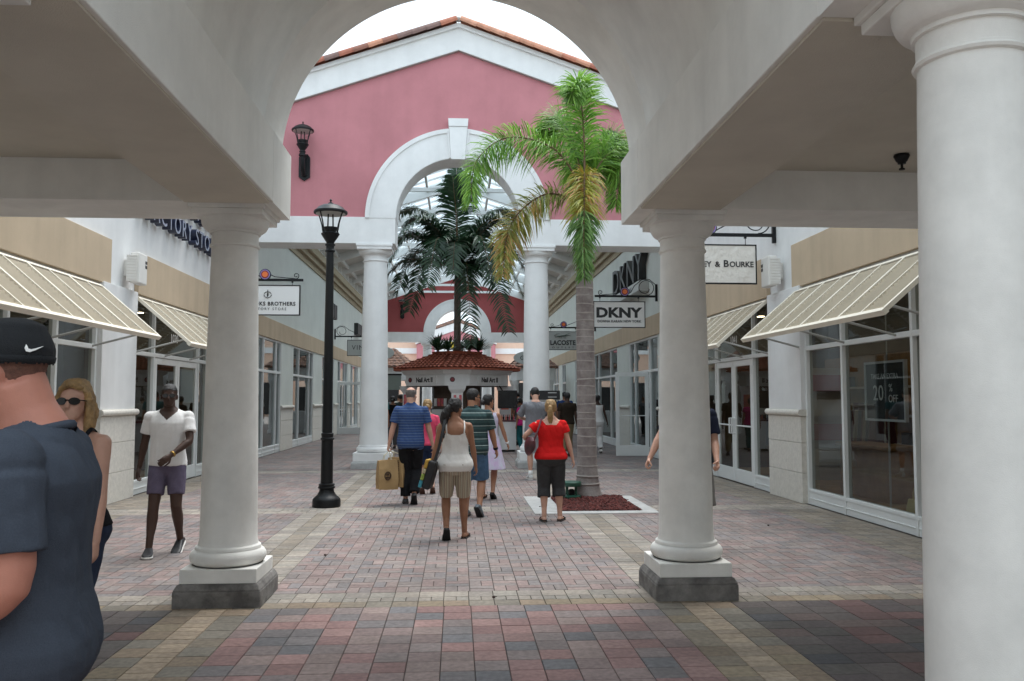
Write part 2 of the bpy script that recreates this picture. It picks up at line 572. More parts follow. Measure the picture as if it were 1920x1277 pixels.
def cells(x0, x1, y0, y1, dx, dy, pal, off=0.0):
    nx = max(1, round((x1 - x0) / dx))
    ny = max(1, round((y1 - y0) / dy))
    for i in range(nx):
        for j in range(ny):
            xa = x0 + (x1 - x0) * i / nx
            xb = x0 + (x1 - x0) * (i + 1) / nx
            rects.append((xa, xb, y0 + (y1 - y0) * j / ny, y0 + (y1 - y0) * (j + 1) / ny, random.choice(pal)))
def weave(x0, x1, y0, y1, pal):
    nx = max(1, round((x1 - x0) / 0.2))
    ny = max(1, round((y1 - y0) / 0.2))
    cx = (x1 - x0) / nx
    cy = (y1 - y0) / ny
    for i in range(nx):
        for j in range(ny):
            xa, ya = x0 + i * cx, y0 + j * cy
            if (i + j) % 2:
                rects.append((xa, xa + cx / 2, ya, ya + cy, random.choice(pal)))
                rects.append((xa + cx / 2, xa + cx, ya, ya + cy, random.choice(pal)))
            else:
                rects.append((xa, xa + cx, ya, ya + cy / 2, random.choice(pal)))
                rects.append((xa, xa + cx, ya + cy / 2, ya + cy, random.choice(pal)))
def band_y(x0, x1, y0, y1, inside):
    """a lengthwise band: two wide courses with a narrow course of small bricks between them"""
    a = x0 + (x1 - x0) * 0.34
    b = x0 + (x1 - x0) * 0.66
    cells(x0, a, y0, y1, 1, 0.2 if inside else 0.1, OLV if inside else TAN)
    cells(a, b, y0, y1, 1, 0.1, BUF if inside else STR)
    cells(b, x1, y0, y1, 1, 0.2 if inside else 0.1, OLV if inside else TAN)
def band_x(x0, x1, y0, y1):
    a = y0 + (y1 - y0) * 0.36
    b = y0 + (y1 - y0) * 0.62
    cells(x0, x1, y0, a, 0.2, 1, OLV if y0 < 7 else TAN)
    cells(x0, x1, a, b, 0.1, 1, TAN)
    cells(x0, x1, b, y1, 0.2, 1, TAN)
BL = (-2.14, -1.53)
BR = (1.55, 2.16)
W = 5.30
# inside the portico
y0, y1 = -1.6, 6.73
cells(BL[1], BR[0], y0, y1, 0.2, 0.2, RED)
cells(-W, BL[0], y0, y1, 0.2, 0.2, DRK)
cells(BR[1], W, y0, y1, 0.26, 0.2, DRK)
band_y(*BL, y0, y1, True)
band_y(*BR, y0, y1, True)
band_x(-W, W, 6.73, 7.23)
# open court
for ya, yb in ((7.23, 12.2), (12.75, 18.7)):
    weave(BL[1], BR[0], ya, yb, OUT)
    weave(-4.55, BL[0], ya, yb, OUT)
    weave(BR[1], 4.55, ya, yb, OUT)
    cells(-W, -4.55, ya, yb, 0.2, 0.1, STR)
    cells(4.55, W, ya, yb, 0.2, 0.1, STR)
    band_y(*BL, ya, yb, False)
    band_y(*BR, ya, yb, False)
band_x(-W, W, 12.2, 12.75)
band_x(-W, W, 18.7, 19.3)
cells(-W, W, 19.3, 27.0, 0.2, 0.2, [(c[0] * .8, c[1] * .8, c[2] * .8) for c in OUT])  # gallery floor: court colours scaled down, roof shade put into the pavers
cells(-W, W, 27.0, 54.0, 0.4, 0.4, [(c[0] * .8, c[1] * .8, c[2] * .8) for c in OUT])  # same shade-darkened colours on larger pavers deeper in
HOLE = (1.50, 2.62, 12.12, 13.72)       # mulch bed round the palm
CURB = (1.08, 2.84, 11.88, 13.96)
verts, faces, cols = [], [], []
for xa, xb, ya, yb, c in rects:
    if xa > CURB[0] - 0.02 and xb < CURB[1] + 0.02 and ya > CURB[2] - 0.02 and yb < CURB[3] + 0.02:
        continue
    gp, bv = 0.0014, 0.0026
    h = random.uniform(-0.0012, 0.0012)
    xa += gp; ya += gp; xb -= gp; yb -= gp
    n = len(verts)
    verts += [(xa, ya, -0.009), (xb, ya, -0.009), (xb, yb, -0.009), (xa, yb, -0.009), (xa + bv, ya + bv, h), (xb - bv, ya + bv, h), (xb - bv, yb - bv, h), (xa + bv, yb - bv, h)]
    faces += [(n + 4, n + 5, n + 6, n + 7), (n, n + 1, n + 5, n + 4), (n + 1, n + 2, n + 6, n + 5), (n + 2, n + 3, n + 7, n + 6), (n + 3, n, n + 4, n + 7)]
    k = random.uniform(0.88, 1.12)
    cols += [tuple(q * k for q in c)] * 5
me = bpy.data.meshes.new('pavement')
me.from_pydata(verts, [], faces)
tint_attr(me, cols)
pv = link('pavement', me, M['paver'])
tag(pv, None, None, kind='structure')
mb = MB()
mb.f([mb.v(p) for p in ((-60, 54.0, -0.004), (60, 54.0, -0.004), (60, 110, -0.004), (-60, 110, -0.004))])
tag(mb.build('far_pavement', mat('far_paving', (0.38, 0.33, 0.30), 0.9, mottle=0.2, mscale=3)), None, None, kind='structure')
mb = MB()
mb.f([mb.v(p) for p in ((-60, -90, -0.004), (60, -90, -0.004), (60, -1.6, -0.004), (-60, -1.6, -0.004))])
tag(mb.build('rear_pavement', mat('rear_paving', (0.30, 0.27, 0.25), 0.9, mottle=0.2, mscale=3)), None, None, kind='structure')

# ================================================================ columns
def column_parts(root, x, y, H, rb, rt, bw, bh, pw, ph, tr, th, abw, abh, label=None, mcol='column'):
    """base block, plinth, torus + tapered shaft with entasis, capital and abacus"""
    mb = MB()
    z = bh + ph
    prof = [(tr - 0.025, z)]
    for k in range(9):
        a = -math.pi / 2 + math.pi * k / 8
        prof.append((tr - th / 2 + th / 2 * math.cos(a), z + th / 2 + th / 2 * math.sin(a)))
    zt = z + th
    prof += [(rb + 0.035, zt), (rb + 0.030, zt + 0.02), (rb + 0.012, zt + 0.032), (rb + 0.002, zt + 0.07)]
    zn = H - abh - th * 1.75        # astragal
    for k in range(1, 12):
        t = k / 12
        prof.append((rb + (rt - rb) * (t ** 1.35), zt + 0.07 + (zn - zt - 0.07) * t))
    ar = 0.055 * rb * 2
    prof += [(rt, zn - ar), (rt + ar * .5, zn - ar * .8), (rt + ar * .72, zn - ar * .35), (rt + ar * .5, zn), (rt + ar * .3, zn + ar * .05), (rt + ar * .3, zn + ar * .4), (rt + 0.003, zn + ar * .5)]
    zc = H - abh
    ze = zc - (zc - zn) * 0.52
    prof += [(rt + 0.003, ze - 0.012), (rt + 0.018, ze - 0.01), (rt + 0.018, ze + 0.008)]
    for k in range(0, 6):
        a = math.pi / 2 * k / 5
        prof.append((rt + 0.02 + (abw / 2 - 0.01 - rt - 0.02) * math.sin(a), ze + 0.01 + (zc - ze - 0.012) * (1 - math.cos(a))))
    prof.append((abw / 2 - 0.01, zc))
    mb.lathe(prof, (x, y, 0), 56)
    c = mb.build('column', M[mcol], root, 'auto')
    if label:
        c['label'] = label
    mb = MB()
    mb.box(x - abw / 2, x + abw / 2, y - abw / 2, y + abw / 2, zc, zc + abh * .55)
    mb.box(x - abw / 2 - .02, x + abw / 2 + .02, y - abw / 2 - .02, y + abw / 2 + .02, zc + abh * .55, H)
    mb.build('abacus', M[mcol], c, bevel=0.006)
    MB().box(x - pw / 2, x + pw / 2, y - pw / 2, y + pw / 2, bh, bh + ph).build('plinth', M[mcol], c, bevel=0.006)
    mb = MB()
    ch = bh * 0.28
    mb.box(x - bw / 2, x + bw / 2, y - bw / 2, y + bw / 2, -0.01, bh - ch)
    a, b = bw / 2, pw / 2 + 0.012
    mb.hexa([(x - a, y - a, bh - ch), (x + a, y - a, bh - ch), (x + a, y + a, bh - ch), (x - a, y + a, bh - ch),
             (x - b, y - b, bh), (x + b, y - b, bh), (x + b, y + b, bh), (x - b, y + b, bh)])
    mb.build('base_block', M['concrete_dark' if bw < 0.8 else 'concrete'], c, bevel=0.01)
    return c

# ================================================================ PORTICO (we stand under it)
PF, PB, PR = 7.45, 6.75, 3.28           # front face, back of the front beam, front of the rear beam
portico = thing('portico', 'cream stucco covered portico with barrel vault and round columns framing the view', 'portico', (0, 3, 0))
BI, BO, BZ, BT = 1.457, 2.135, 3.145, 3.71
AR, AZ = 1.54, 3.66
def arc(r, zc, a0, a1, n):
    return [(r * math.cos(a0 + (a1 - a0) * k / n), zc + r * math.sin(a0 + (a1 - a0) * k / n)) for k in range(n + 1)]
a_s = math.asin((BT - AZ) / AR)
inner = arc(AR, AZ, math.pi - a_s, a_s, 64)
out = [(-5.30, BZ), (-BI, BZ), (-BI, BT)] + inner + [(BI, BT), (BI, BZ), (5.30, BZ), (5.30, 6.2), (-5.30, 6.2)]
MB().prism_y(out, PB, PF).build('front_wall', M['stucco_in'], portico)
MB().prism_y(out, PR - .68, PR).build('rear_wall', M['stucco_in'], portico)
# vault shell behind the front wall
mb = MB()
o2 = arc(AR + 0.14, AZ, math.pi - a_s, a_s, 64)
for i in range(64):
    p = [inner[i], inner[i + 1], o2[i + 1], o2[i]]
    a = [mb.v((x, PR + 0.002, z)) for x, z in p]
    b = [mb.v((x, PB - 0.002, z)) for x, z in p]
    mb.f([a[0], a[1], b[1], b[0]])
    mb.f([a[2], a[3], b[3], b[2]])
    mb.f(a)
    mb.f(b)
v = mb.build('vault', M['stucco_in'], portico)
for p in v.data.polygons:
    p.use_smooth = abs(p.normal.y) < 0.5
MB().box(-5.30, 5.30, PR + 0.002, PB - 0.002, 5.55, 5.75).build('roof_slab', M['stucco_in'], portico)
for s in (-1, 1):
    xa, xb = sorted((s * BI, s * BO))
    mb = MB()
    mb.box(xa, xb, PR + 0.002, PB - 0.002, BZ + 0.005, BT)
    # thin drip edge along the inner arris
    xi = s * BI
    q = sorted((xi, xi + s * 0.03))
    b = mb.build('longitudinal_beam', M['stucco_in'], portico, bevel=0.006)
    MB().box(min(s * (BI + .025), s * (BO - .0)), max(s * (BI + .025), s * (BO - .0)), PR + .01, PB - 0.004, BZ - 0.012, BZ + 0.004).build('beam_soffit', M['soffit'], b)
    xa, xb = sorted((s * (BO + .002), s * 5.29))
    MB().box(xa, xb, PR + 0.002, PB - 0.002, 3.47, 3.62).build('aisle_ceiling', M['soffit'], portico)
for (x, y, lb) in ((-1.832, 7.10, 'front column left of the walkway, nearest the man in the white shirt'), (1.910, 7.10, 'front column right of the walkway with a person behind it'),
                   (1.905, 2.985, 'nearest column at the right edge of the photo'), (-1.875, 2.93, None)):
    column_parts(portico, x, y, BZ + 0.004, 0.222, 0.184, 0.665, 0.175, 0.585, 0.11, 0.297, 0.12, 0.56, 0.085, lb)

def soffit_fixture(loc, label):
    t = thing('ceiling_speaker', label, 'ceiling fixture', loc)
    MB().lathe([(0.055, 0), (0.06, -0.012), (0.042, -0.05), (0.03, -0.062), (0.03, -0.072)], (0, 0, 0), 24).build('housing', M['iron'], t, True, inv=False)
    MB().lathe([(0.010, -0.072), (0.010, -0.105), (0.022, -0.108), (0.022, -0.118)], (0, 0, 0), 16).build('nozzle', M['iron'], t, inv=False)
    return t
soffit_fixture((3.40, 6.24, 3.468), 'small dark cone fixture hanging from the portico ceiling at right')

# ================================================================ SHOPS on both sides of the open court
WX = 5.36
TR0, TR1 = 2.33, 2.40                   # transom bar
HD = 3.30                               # head of the glazing
def glazing(root, s, y0, y1, muls, kick=0.19, transom=True, head=HD, doors=None, x=WX, muls_top=None):
    """aluminium frame in the opening y0..y1 of the wall at x = s*WX; doors = (ya, yb, leaves)"""
    f = MB()
    d0, d1 = x - 0.02, x + 0.08
    def bx(a, b, za, zb, e0=d0, e1=d1):
        xa, xb = sorted((s * e0, s * e1))
        f.box(xa, xb, a, b, za, zb)
    bx(y0, y0 + 0.06, 0, head)
    bx(y1 - 0.06, y1, 0, head)
    bx(y0 + .06, y1 - .06, head - 0.05, head)
    spans = []
    edges = [y0 + 0.06] + [m for m in muls] + [y1 - 0.06]
    for m in muls:
        bx(m - 0.03, m + 0.03, 0, head - .05)
    cuts = [y0 + 0.06] + sum([[m - 0.03, m + 0.03] for m in muls], []) + [y1 - 0.06]
    for a, b in zip(cuts[0::2], cuts[1::2]):
        isdoor = doors and a >= doors[0] - .06 and b <= doors[1] + .06
        if transom:
            bx(a, b, TR0, TR1)
        if not isdoor:
            bx(a, b, 0, kick, d0 + .01, d1 - .01)
            bx(a, b, kick, kick + 0.045)
            bx(a, b, 0.085, 0.10, d0, d0 + .012)
        spans.append((a, b, isdoor))
    fr = f.build('window_frame', M['alu'], root, bevel=0.004)
    g = MB()
    def pane(a, b, za, zb):
        xx = s * (x + 0.035)
        g.f([g.v((xx, a, za)), g.v((xx, b, za)), g.v((xx, b, zb)), g.v((xx, a, zb))])
    for a, b, isd in spans:
        zt = TR0 if transom else head - .05
        if transom:
            pane(a, b, TR1, head - 0.05)
        if not isd:
            pane(a, b, kick + 0.045, zt)
    g.build('pane', M['glass'], fr, recalc=False)
    if doors:
        n = doors[2]
        for k in range(n):
            a = doors[0] + (doors[1] - doors[0]) * k / n + (0.012 if k else 0.03)
            b = doors[0] + (doors[1] - doors[0]) * (k + 1) / n - (0.012 if k < n - 1 else 0.03)
            door_leaf(root, s, a, b, x, pull=(b - 0.05 if k == 0 else a + 0.05))
    return fr

def door_leaf(root, s, a, b, x, pull, top=TR0 - 0.01, loc=None):
    f = MB()
    st = 0.10
    def bx(ya, yb, za, zb, e0=x - 0.012, e1=x + 0.035):
        xa, xb = sorted((s * e0, s * e1))
        f.box(xa, xb, ya, yb, za, zb)
    bx(a, a + st, 0.01, top)
    bx(b - st, b, 0.01, top)
    bx(a + st, b - st, 0.01, 0.26)
    bx(a + st, b - st, top - 0.11, top)
    d = f.build('door', M['alu'], root, bevel=0.004)
    g = MB()
    xx = s * (x + 0.012)
    g.f([g.v((xx, a + st, .26)), g.v((xx, b - st, .26)), g.v((xx, b - st, top - .11)), g.v((xx, a + st, top - .11))])
    g.build('pane', M['glass'], d, recalc=False)
    h = MB()
    px = s * (x - 0.085)
    h.tube([(s * (x - .01), pull, 0.93), (px, pull, 0.93), (px, pull, 1.22), (s * (x - .01), pull, 1.22)], 0.014, 8)
    h.tube([(s * (x + .004), a + st, 1.08), (s * (x + .004), b - st, 1.08)], 0.014, 8)
    h.build('handle', M['alu'], d, 'auto')
    return d

def pilaster(root, s, y0, y1, x=WX, proud=0.09, top=HD + .05, rail=1.33, m='white_wall'):
    xa, xb = sorted((s * (x - proud), s * (x + 0.10)))
    p = MB().box(xa, xb, y0, y1, rail + .1, top).build('pilaster', M[m], root, bevel=0.006)
    mb = MB()
    zs = [0, 0.46, 0.92, rail]
    xa, xb = sorted((s * (x - proud - 0.012), s * (x + 0.10)))
    for za, zb in zip(zs, zs[1:]):
        mb.box(xa, xb, y0 - .006, y1 + .006, za + 0.002, zb - 0.004)
    mb.build('stone_base', M['stone'], p, bevel=0.004)
    rx, rz = s * (x - proud - 0.02), rail + 0.05
    mb = MB()
    prof = [(rx - s * 0.045 * math.cos(a), rz + 0.05 * math.sin(a)) for a in [math.pi * (k / 8 - .5) for k in range(9)]]
    poly = [(s * (x + .1), rz - .05)] + prof + [(s * (x + .1), rz + .05)]
    mb.prism_y(poly if s > 0 else list(reversed(poly)), y0 - 0.03, y1 + 0.03)
    mb.build('rail', M['stone'], p)
    return p

def awning(s, y0, y1, label):
    t = thing('louvred_awning', label, 'awning', (s * WX, (y0 + y1) / 2, 2.4), group='slanted louvred awnings over the shop windows')
    top = Vector((s * (WX - 0.05), 0, 3.27))
    bot = Vector((s * 4.41, 0, 2.49))
    dv = (bot - top)
    L = dv.length
    dn = dv.normalized()
    nn = Vector((-dn.z, 0, dn.x))
    if nn.z < 0:
        nn = -nn
    def bar(mb, ua, ub, ya, yb, na, nb):
        p = []
        for n in (na, nb):
            for (u, y) in ((ua, ya), (ub, ya), (ub, yb), (ua, yb)):
                q = top + dn * u + nn * n
                p.append((q.x, y, q.z))
        mb.hexa(p)
    f = MB()
    bar(f, 0, .05, y0, y1, -.02, .03)
    bar(f, L - .06, L, y0, y1, -.035, .03)
    nb = 8
    for k in range(nb + 1):
        wd = 0.05 if k % 2 == 0 else 0.026
        y = y0 + (y1 - y0) * k / nb
        ya = min(max(y - wd / 2, y0), y1 - wd)
        bar(f, .05, L - .06, ya, ya + wd, -.02, .031 if k % 2 == 0 else .027)
    f.build('frame', M['awning_frame'], t, bevel=0.003)
    lv = MB()
    n = 17
    for k in range(n):
        u = .06 + (L - .13) * (k + .5) / n
        p = []
        for (du, h) in ((-.0155, .017), (.0155, -.012)):
            for y in (y0 + .01, y1 - .01):
                q = top + dn * (u + du) + nn * h
                p.append(((q.x, y, q.z), (q.x - nn.x * .005, y, q.z - nn.z * .005)))
        a, b, c, d = p[0], p[1], p[3], p[2]
        lv.hexa([a[1], b[1], c[1], d[1], a[0], b[0], c[0], d[0]])
    lv.build('louvre_panel', M['awning'], t)
    for k in range(4):
        y = y0 + 0.12 + (y1 - y0 - .24) * k / 3
        q = top + dn * (L * 0.86) - nn * .03
        a = MB().tube([(s * (WX - .02), y, 2.37), (q.x, y, q.z)], 0.016, 8).build('support_arm', M['arm'], t)
    return t

def shop(s, label, yb0, pil):
    """one shop row: s = -1 left, +1 right"""
    root = thing('shop_building', label, 'shop', (s * 6, 10, 0))
    xa, xb = sorted((s * WX, s * (WX + 0.35)))
    y_end = 19.72
    MB().box(xa, xb, -9, y_end, HD, 7.6).build('upper_wall', M['white_wall'], root)
    MB().box(*sorted((s * (WX - .04), s * (WX + .40))), -9, y_end, 7.6, 7.75).build('parapet_cap', M['white_trim'], root)
    for a, b in ((-9, pil[0] + .3 if s < 0 else pil[0] + .32), (pil[1] + .06, y_end)):
        xq = sorted((s * (WX - 0.07), s * WX - s * .0005))
        MB().box(xq[0], xq[1], a, b, 3.335, 4.03).build('wall_band', M['beige'], root, bevel=0.006)
    pilaster(root, s, pil[0], pil[1])
    pilaster(root, s, 18.75, y_end)
    pilaster(root, s, 6.6, 8.0)
    MB().box(xa, xb, -9, 6.6, 0, HD).build('lower_wall', M['white_wall'], root)
    # rooms behind the glass
    XR = WX + 3.4
    q = sorted((s * (WX + .36), s * XR))
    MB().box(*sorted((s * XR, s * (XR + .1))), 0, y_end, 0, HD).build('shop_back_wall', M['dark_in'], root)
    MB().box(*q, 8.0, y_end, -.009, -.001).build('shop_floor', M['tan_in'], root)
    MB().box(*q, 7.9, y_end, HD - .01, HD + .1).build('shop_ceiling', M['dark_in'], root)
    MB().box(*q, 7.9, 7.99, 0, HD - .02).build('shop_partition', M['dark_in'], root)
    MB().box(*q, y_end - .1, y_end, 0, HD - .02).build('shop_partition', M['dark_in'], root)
    for yy in (9.2, 11.2, 13.2, 15.2, 17.2, 18.9):
        for ee in (.9, 2.3):
            mb = MB().lathe([(.075, HD - .016), (.075, HD - .012)], (s * (WX + ee), yy, 0), 16)
            mb.build('downlight', M['lit_lamp'], root)
    return root
SL = shop(-1, 'left white shop front with beige bands and a pair of glazed doors', 8, (13.03, 14.40))
SR = shop(1, 'right white shop front with big dark display window and white double doors', 8, (12.82, 14.18))
glazing(SL, -1, 8.0, 13.03, [9.25, 10.5, 11.75])
glazing(SL, -1, 14.40, 18.75, [15.45, 18.05], doors=(15.48, 18.02, 2))
glazing(SR, 1, 8.0, 12.82, [9.72, 11.57])
glazing(SR, 1, 14.18, 18.75, [15.16, 17.38], doors=(15.19, 17.35, 2))
awning(-1, 8.45, 12.98, 'cream louvred awning above the man in the black cap')
awning(-1, 14.42, 18.95, 'cream louvred awning behind the left front column')
awning(1, 8.55, 12.98, 'cream louvred awning over the window with the sale poster')
awning(1, 14.25, 18.45, 'cream louvred awning above the white double doors on the right')
# street numbers and lettering on the glass above the doors
text(SL, '1020', 0.22, (-WX - .02, 16.6, 2.66), '+X', .003, M['white_ink'], name='door_number')
text(SR, '1041', 0.22, (WX + .02, 16.3, 2.66), '-X', .003, M['white_ink'], name='door_number')

# things in the shop windows
def clothes_rack(x, y, cols, label, rz=0):
    t = thing('clothes_rack', label, 'clothes rack', (x, y, 0), rz, 'clothes racks inside the shops')
    m = MB()
    m.tube([(0, -.6, 0), (0, -.6, 1.45), (0, .6, 1.45), (0, .6, 0)], .018, 8)
    m.tube([(-.25, -.6, .02), (.25, -.6, .02)], .018, 8)
    m.tube([(-.25, .6, .02), (.25, .6, .02)], .018, 8)
    m.build('rail', M['arm'], t, inv=False)
    for k in range(9):
        yy = -.5 + k * .125
        c = MB()
        h = random.uniform(.55, .8)
        wd = random.uniform(.2, .25)
        c.hexa([(-wd * 1.05, yy - .03, 1.4 - h), (wd * 1.05, yy - .03, 1.4 - h), (wd * 1.05, yy + .03, 1.4 - h), (-wd * 1.05, yy + .03, 1.4 - h),
                (-wd * .85, yy - .015, 1.38), (wd * .85, yy - .015, 1.38), (wd * .85, yy + .015, 1.38), (-wd * .85, yy + .015, 1.38)])
        c.build('garment', cols[k % len(cols)], t, inv=False, bevel=.01)
    return t
gm = [mat('cloth_plum', (0.10, 0.03, 0.05), .9), mat('cloth_slate', (0.06, 0.07, 0.10), .9), mat('cloth_sand', (0.30, 0.24, 0.17), .9), mat('cloth_red', (0.35, 0.04, 0.05), .9), mat('cloth_white', (0.55, 0.54, 0.52), .9)]
clothes_rack(7.5, 15.2, gm[0:3], 'rack of dark and sand garments behind the right display window')
clothes_rack(6.5, 16.6, [gm[1], gm[4]], 'rack of pale and slate garments behind the glass beside the double doors')
clothes_rack(-6.8, 14.9, [gm[1], gm[3], gm[2]], 'rack of red and slate garments behind the left shop glass')
clothes_rack(-6.8, 11.2, [gm[2], gm[1]], 'rack of sand garments inside the shop behind the man in the black cap')
t = thing('display_shelf', 'low wooden display counter inside the right shop window', 'shelf', (6.8, 13.5, 0))
wood = mat('honey_wood', (0.33, 0.19, 0.07), .5, mottle=.25, mscale=5)
mb = MB()
mb.box(6.5, 7.1, 12.6, 14.4, .80, .86)
mb.build('top', wood, t, bevel=.008)
MB().box(6.56, 7.04, 12.66, 14.34, 0, .80).build('cabinet', wood, t)
t = thing('display_wall', 'warm wood display wall with white shelves at the back of the right shop', 'shelf', (8.6, 15, 0))
MB().box(8.56, 8.74, 12.0, 19.4, 0, 2.5).build('panel', wood, t)
for k in range(3):
    MB().box(8.30, 8.558, 12.2, 19.2, .7 + k * .55, .74 + k * .55).build('shelf', M['white_trim'], t)
for k in range(14):
    MB().box(8.34, 8.50, 12.5 + k * .48, 12.75 + k * .48, .741 + (k % 3) * .55, .96 + (k % 3) * .55).build('boxed_item', gm[k % 5], t)
t = thing('display_shelf', 'tall shelf of small red and white boxes inside the right shop', 'shelf', (7.2, 16.4, 0))
MB().box(6.9, 7.7, 16.5, 16.8, 0, 2.2).build('case', mat('shelf_white', (0.5, .48, .45), .6), t)
for k in range(4):
    MB().box(6.98, 7.62, 16.38, 16.499, .3 + k * .48, .62 + k * .48).build('carton', gm[3] if k % 2 else gm[4], t)
# ================================================================ sale poster and handbag in the right display window
t = thing('sale_poster', 'black framed sale poster on a stand behind the right display window', 'poster', (5.60, 10.88, 0))
MB().box(5.60, 5.625, 10.38, 11.38, 1.33, 2.06).build('panel', mat('poster_black', (0.02, 0.024, 0.026), .6), t)
mb = MB()
for a, b, c, d in ((10.38, 11.38, 2.06, 2.09), (10.38, 11.38, 1.30, 1.33), (10.35, 10.38, 1.30, 2.09), (11.38, 11.41, 1.30, 2.09)):
    mb.box(5.585, 5.63, a, b, c, d)
mb.build('frame', M['white_trim'], t)
mb = MB()
mb.tube([(5.64, 10.88, 0.02), (5.64, 10.88, 1.31)], .014, 8)
mb.tube([(5.64, 10.88, 2.08), (5.64, 10.88, 2.9)], .010, 8)
mb.lathe([(.16, 0), (.16, .015), (.02, .03)], (5.64, 10.88, 0), 20)
mb.build('stand', M['arm'], t)
for s_, sz, yy, zz in (('TAKE AN EXTRA', .095, 10.88, 1.86), ('20', .29, 11.05, 1.575), ('%', .14, 10.72, 1.69), ('OFF', .14, 10.66, 1.55)):
    text(t, s_, sz, (5.596, yy, zz), '-X', .003, M['white_ink'])
t = thing('handbag', 'small pale yellow handbag on the floor of the right display window', 'handbag', (5.62, 10.23, 0.02))
ym = mat('yellow_leather', (0.62, 0.50, 0.20), .5, mottle=.1)
MB().hexa([(5.56, 10.080, .18), (5.68, 10.080, .18), (5.68, 10.380, .18), (5.56, 10.380, .18), (5.58, 10.110, .36), (5.66, 10.110, .36), (5.66, 10.350, .36), (5.58, 10.350, .36)]).build('body', ym, t, bevel=.01)
MB().tube([(5.62, 10.170, .35), (5.62, 10.175, .44), (5.62, 10.200, .49), (5.62, 10.260, .49), (5.62, 10.285, .44), (5.62, 10.290, .35)], .01, 8).build('handle', ym, t)
MB().box(5.50, 5.80, 10.000, 10.450, 0, .178).build('display_block', M['dark_in'], None)
tag(bpy.data.objects['display_block'], 'low dark display block under the yellow handbag in the window', 'display block')

# white louvred boxes on the pilasters
def wall_box(s, y, z, label):
    t = thing('wall_box', label, 'wall unit', (s * WX, y, z), group='white louvred boxes on the shop pilasters')
    def bx(e0, e1, *r):
        return sorted((s * e0, s * e1)) + list(r)
    mb = MB().box(*bx(WX - .25, WX - .08, y - .17, y + .10, z, z + .42))
    for k in range(9):
        mb.box(*bx(WX - .254, WX - .084, y - .177, y - .17, z + .03 + k * .046, z + .055 + k * .046))
    mb.build('louvred_body', M['plastic_white'], t, bevel=.006)
    MB().box(*bx(WX - .28, WX - .13, y - .155, y + .20, z - .03, z + .47)).build('cover_plate', M['plastic_white'], t, bevel=.02)
    for dy in (0, .05):
        for dz in (0, .07):
            MB().box(*bx(WX - .284, WX - .281, y + .10 + dy * 0.9, y + .13 + dy * 0.9, z + .24 + dz, z + .29 + dz)).build('vent', M['black'], t)
    MB().box(*bx(WX - .08, WX - .001, y - .06, y + .06, z + .1, z + .36)).build('wall_bracket', M['plastic_white'], t)
    return t
wall_box(-1, 14.05, 3.47, 'white louvred box on the left shop pilaster')
wall_box(1, 13.72, 3.47, 'white louvred box on the right shop pilaster')

# ================================================================ GALLERY BUILDING (pink gable, glazed roof, far gable)
GF, GB = 19.80, 20.52
gal = thing('gallery_building', 'pink gabled shopping gallery with white arch, white columns and glazed roof', 'building', (0, 20, 0))
SLP = 0.344
PK = 9.82
AR2, ARo, AZ2 = 1.45, 2.15, 5.78
def gable_wall(y0, y1, m, root, ztop, name='gable_wall'):
    hole = arc(AR2 + .012, AZ2, math.pi, 0, 48)
    poly = [(-6.0, AZ2)] + hole + [(6.0, AZ2), (6.0, ztop - SLP * 6.0), (0, ztop), (-6.0, ztop - SLP * 6.0)]
    return MB().prism_y(poly, y0, y1).build(name, m, root)
def arch_trim(y0, y1, root, m, front=-1):
    mb = MB()
    def ring(ri, ro, ya, yb, n=64):
        a = arc(ri, AZ2, math.pi, 0, n)
        b = arc(ro, AZ2, math.pi, 0, n)
        for i in range(n):
            mb.hexa([(a[i][0], ya, a[i][1]), (a[i + 1][0], ya, a[i + 1][1]), (b[i + 1][0], ya, b[i + 1][1]), (b[i][0], ya, b[i][1]),
                     (a[i][0], yb, a[i][1]), (a[i + 1][0], yb, a[i + 1][1]), (b[i + 1][0], yb, b[i + 1][1]), (b[i][0], yb, b[i][1])])
    ring(AR2, ARo - .10, y0 - .07, y0 - .001)
    ring(ARo - .10, ARo, y0 - .10, y0 - .001)
    ring(AR2 - .01, AR2 + .008, y0 - .06, y1 + .03)
    ring(AR2, ARo, y1 + .001, y1 + .07)
    o = mb.build('arch_trim', m, root)
    for p in o.data.polygons:
        p.use_smooth = False
    mb = MB()
    mb.prism_y([(-.165, AZ2 + AR2 - .06), (.165, AZ2 + AR2 - .06), (.215, 7.95), (-.215, 7.95)], y0 - .17, y0 - .002)
    mb.prism_y([(-.225, 7.952), (.225, 7.952), (.235, 8.14), (-.235, 8.14)], y0 - .19, y0 - .002)
    mb.prism_y([(-.205, AZ2 + AR2 - .02), (-.167, AZ2 + AR2 - .02), (-.217, 7.9), (-.262, 7.9)], y0 - .125, y0 - .002)
    mb.prism_y([(.167, AZ2 + AR2 - .02), (.205, AZ2 + AR2 - .02), (.262, 7.9), (.217, 7.9)], y0 - .125, y0 - .002)
    mb.build('keystone', m, root, bevel=.006)
def lintel(y0, y1, root, m):
    for s in (-1, 1):
        xa, xb = sorted((s * AR2, s * 5.34))
        MB().box(xa, xb, y0 - .06, y1 + .04, 5.18, AZ2 + .02).build('lintel', m, root, bevel=.008)
gable_wall(GF, GB, M['pink'], gal, PK)
arch_trim(GF, GB, gal, M['white_trim'])
lintel(GF, GB, gal, M['white_trim'])
mb = MB()
def rake(za, zb, y0, y1, hw=6.4):
    for s in (-1, 1):
        p = [(0, za), (s * hw, za - SLP * hw), (s * hw, zb - SLP * hw), (0, zb)]
        mb.prism_y(p if s > 0 else list(reversed(p)), y0, y1)
rake(PK, PK + .53, GF - .10, GB)
fb = mb.build('gable_band', M['white_trim'], gal)
mb = MB()
rake(PK + .53, PK + .63, GF - .17, GB)
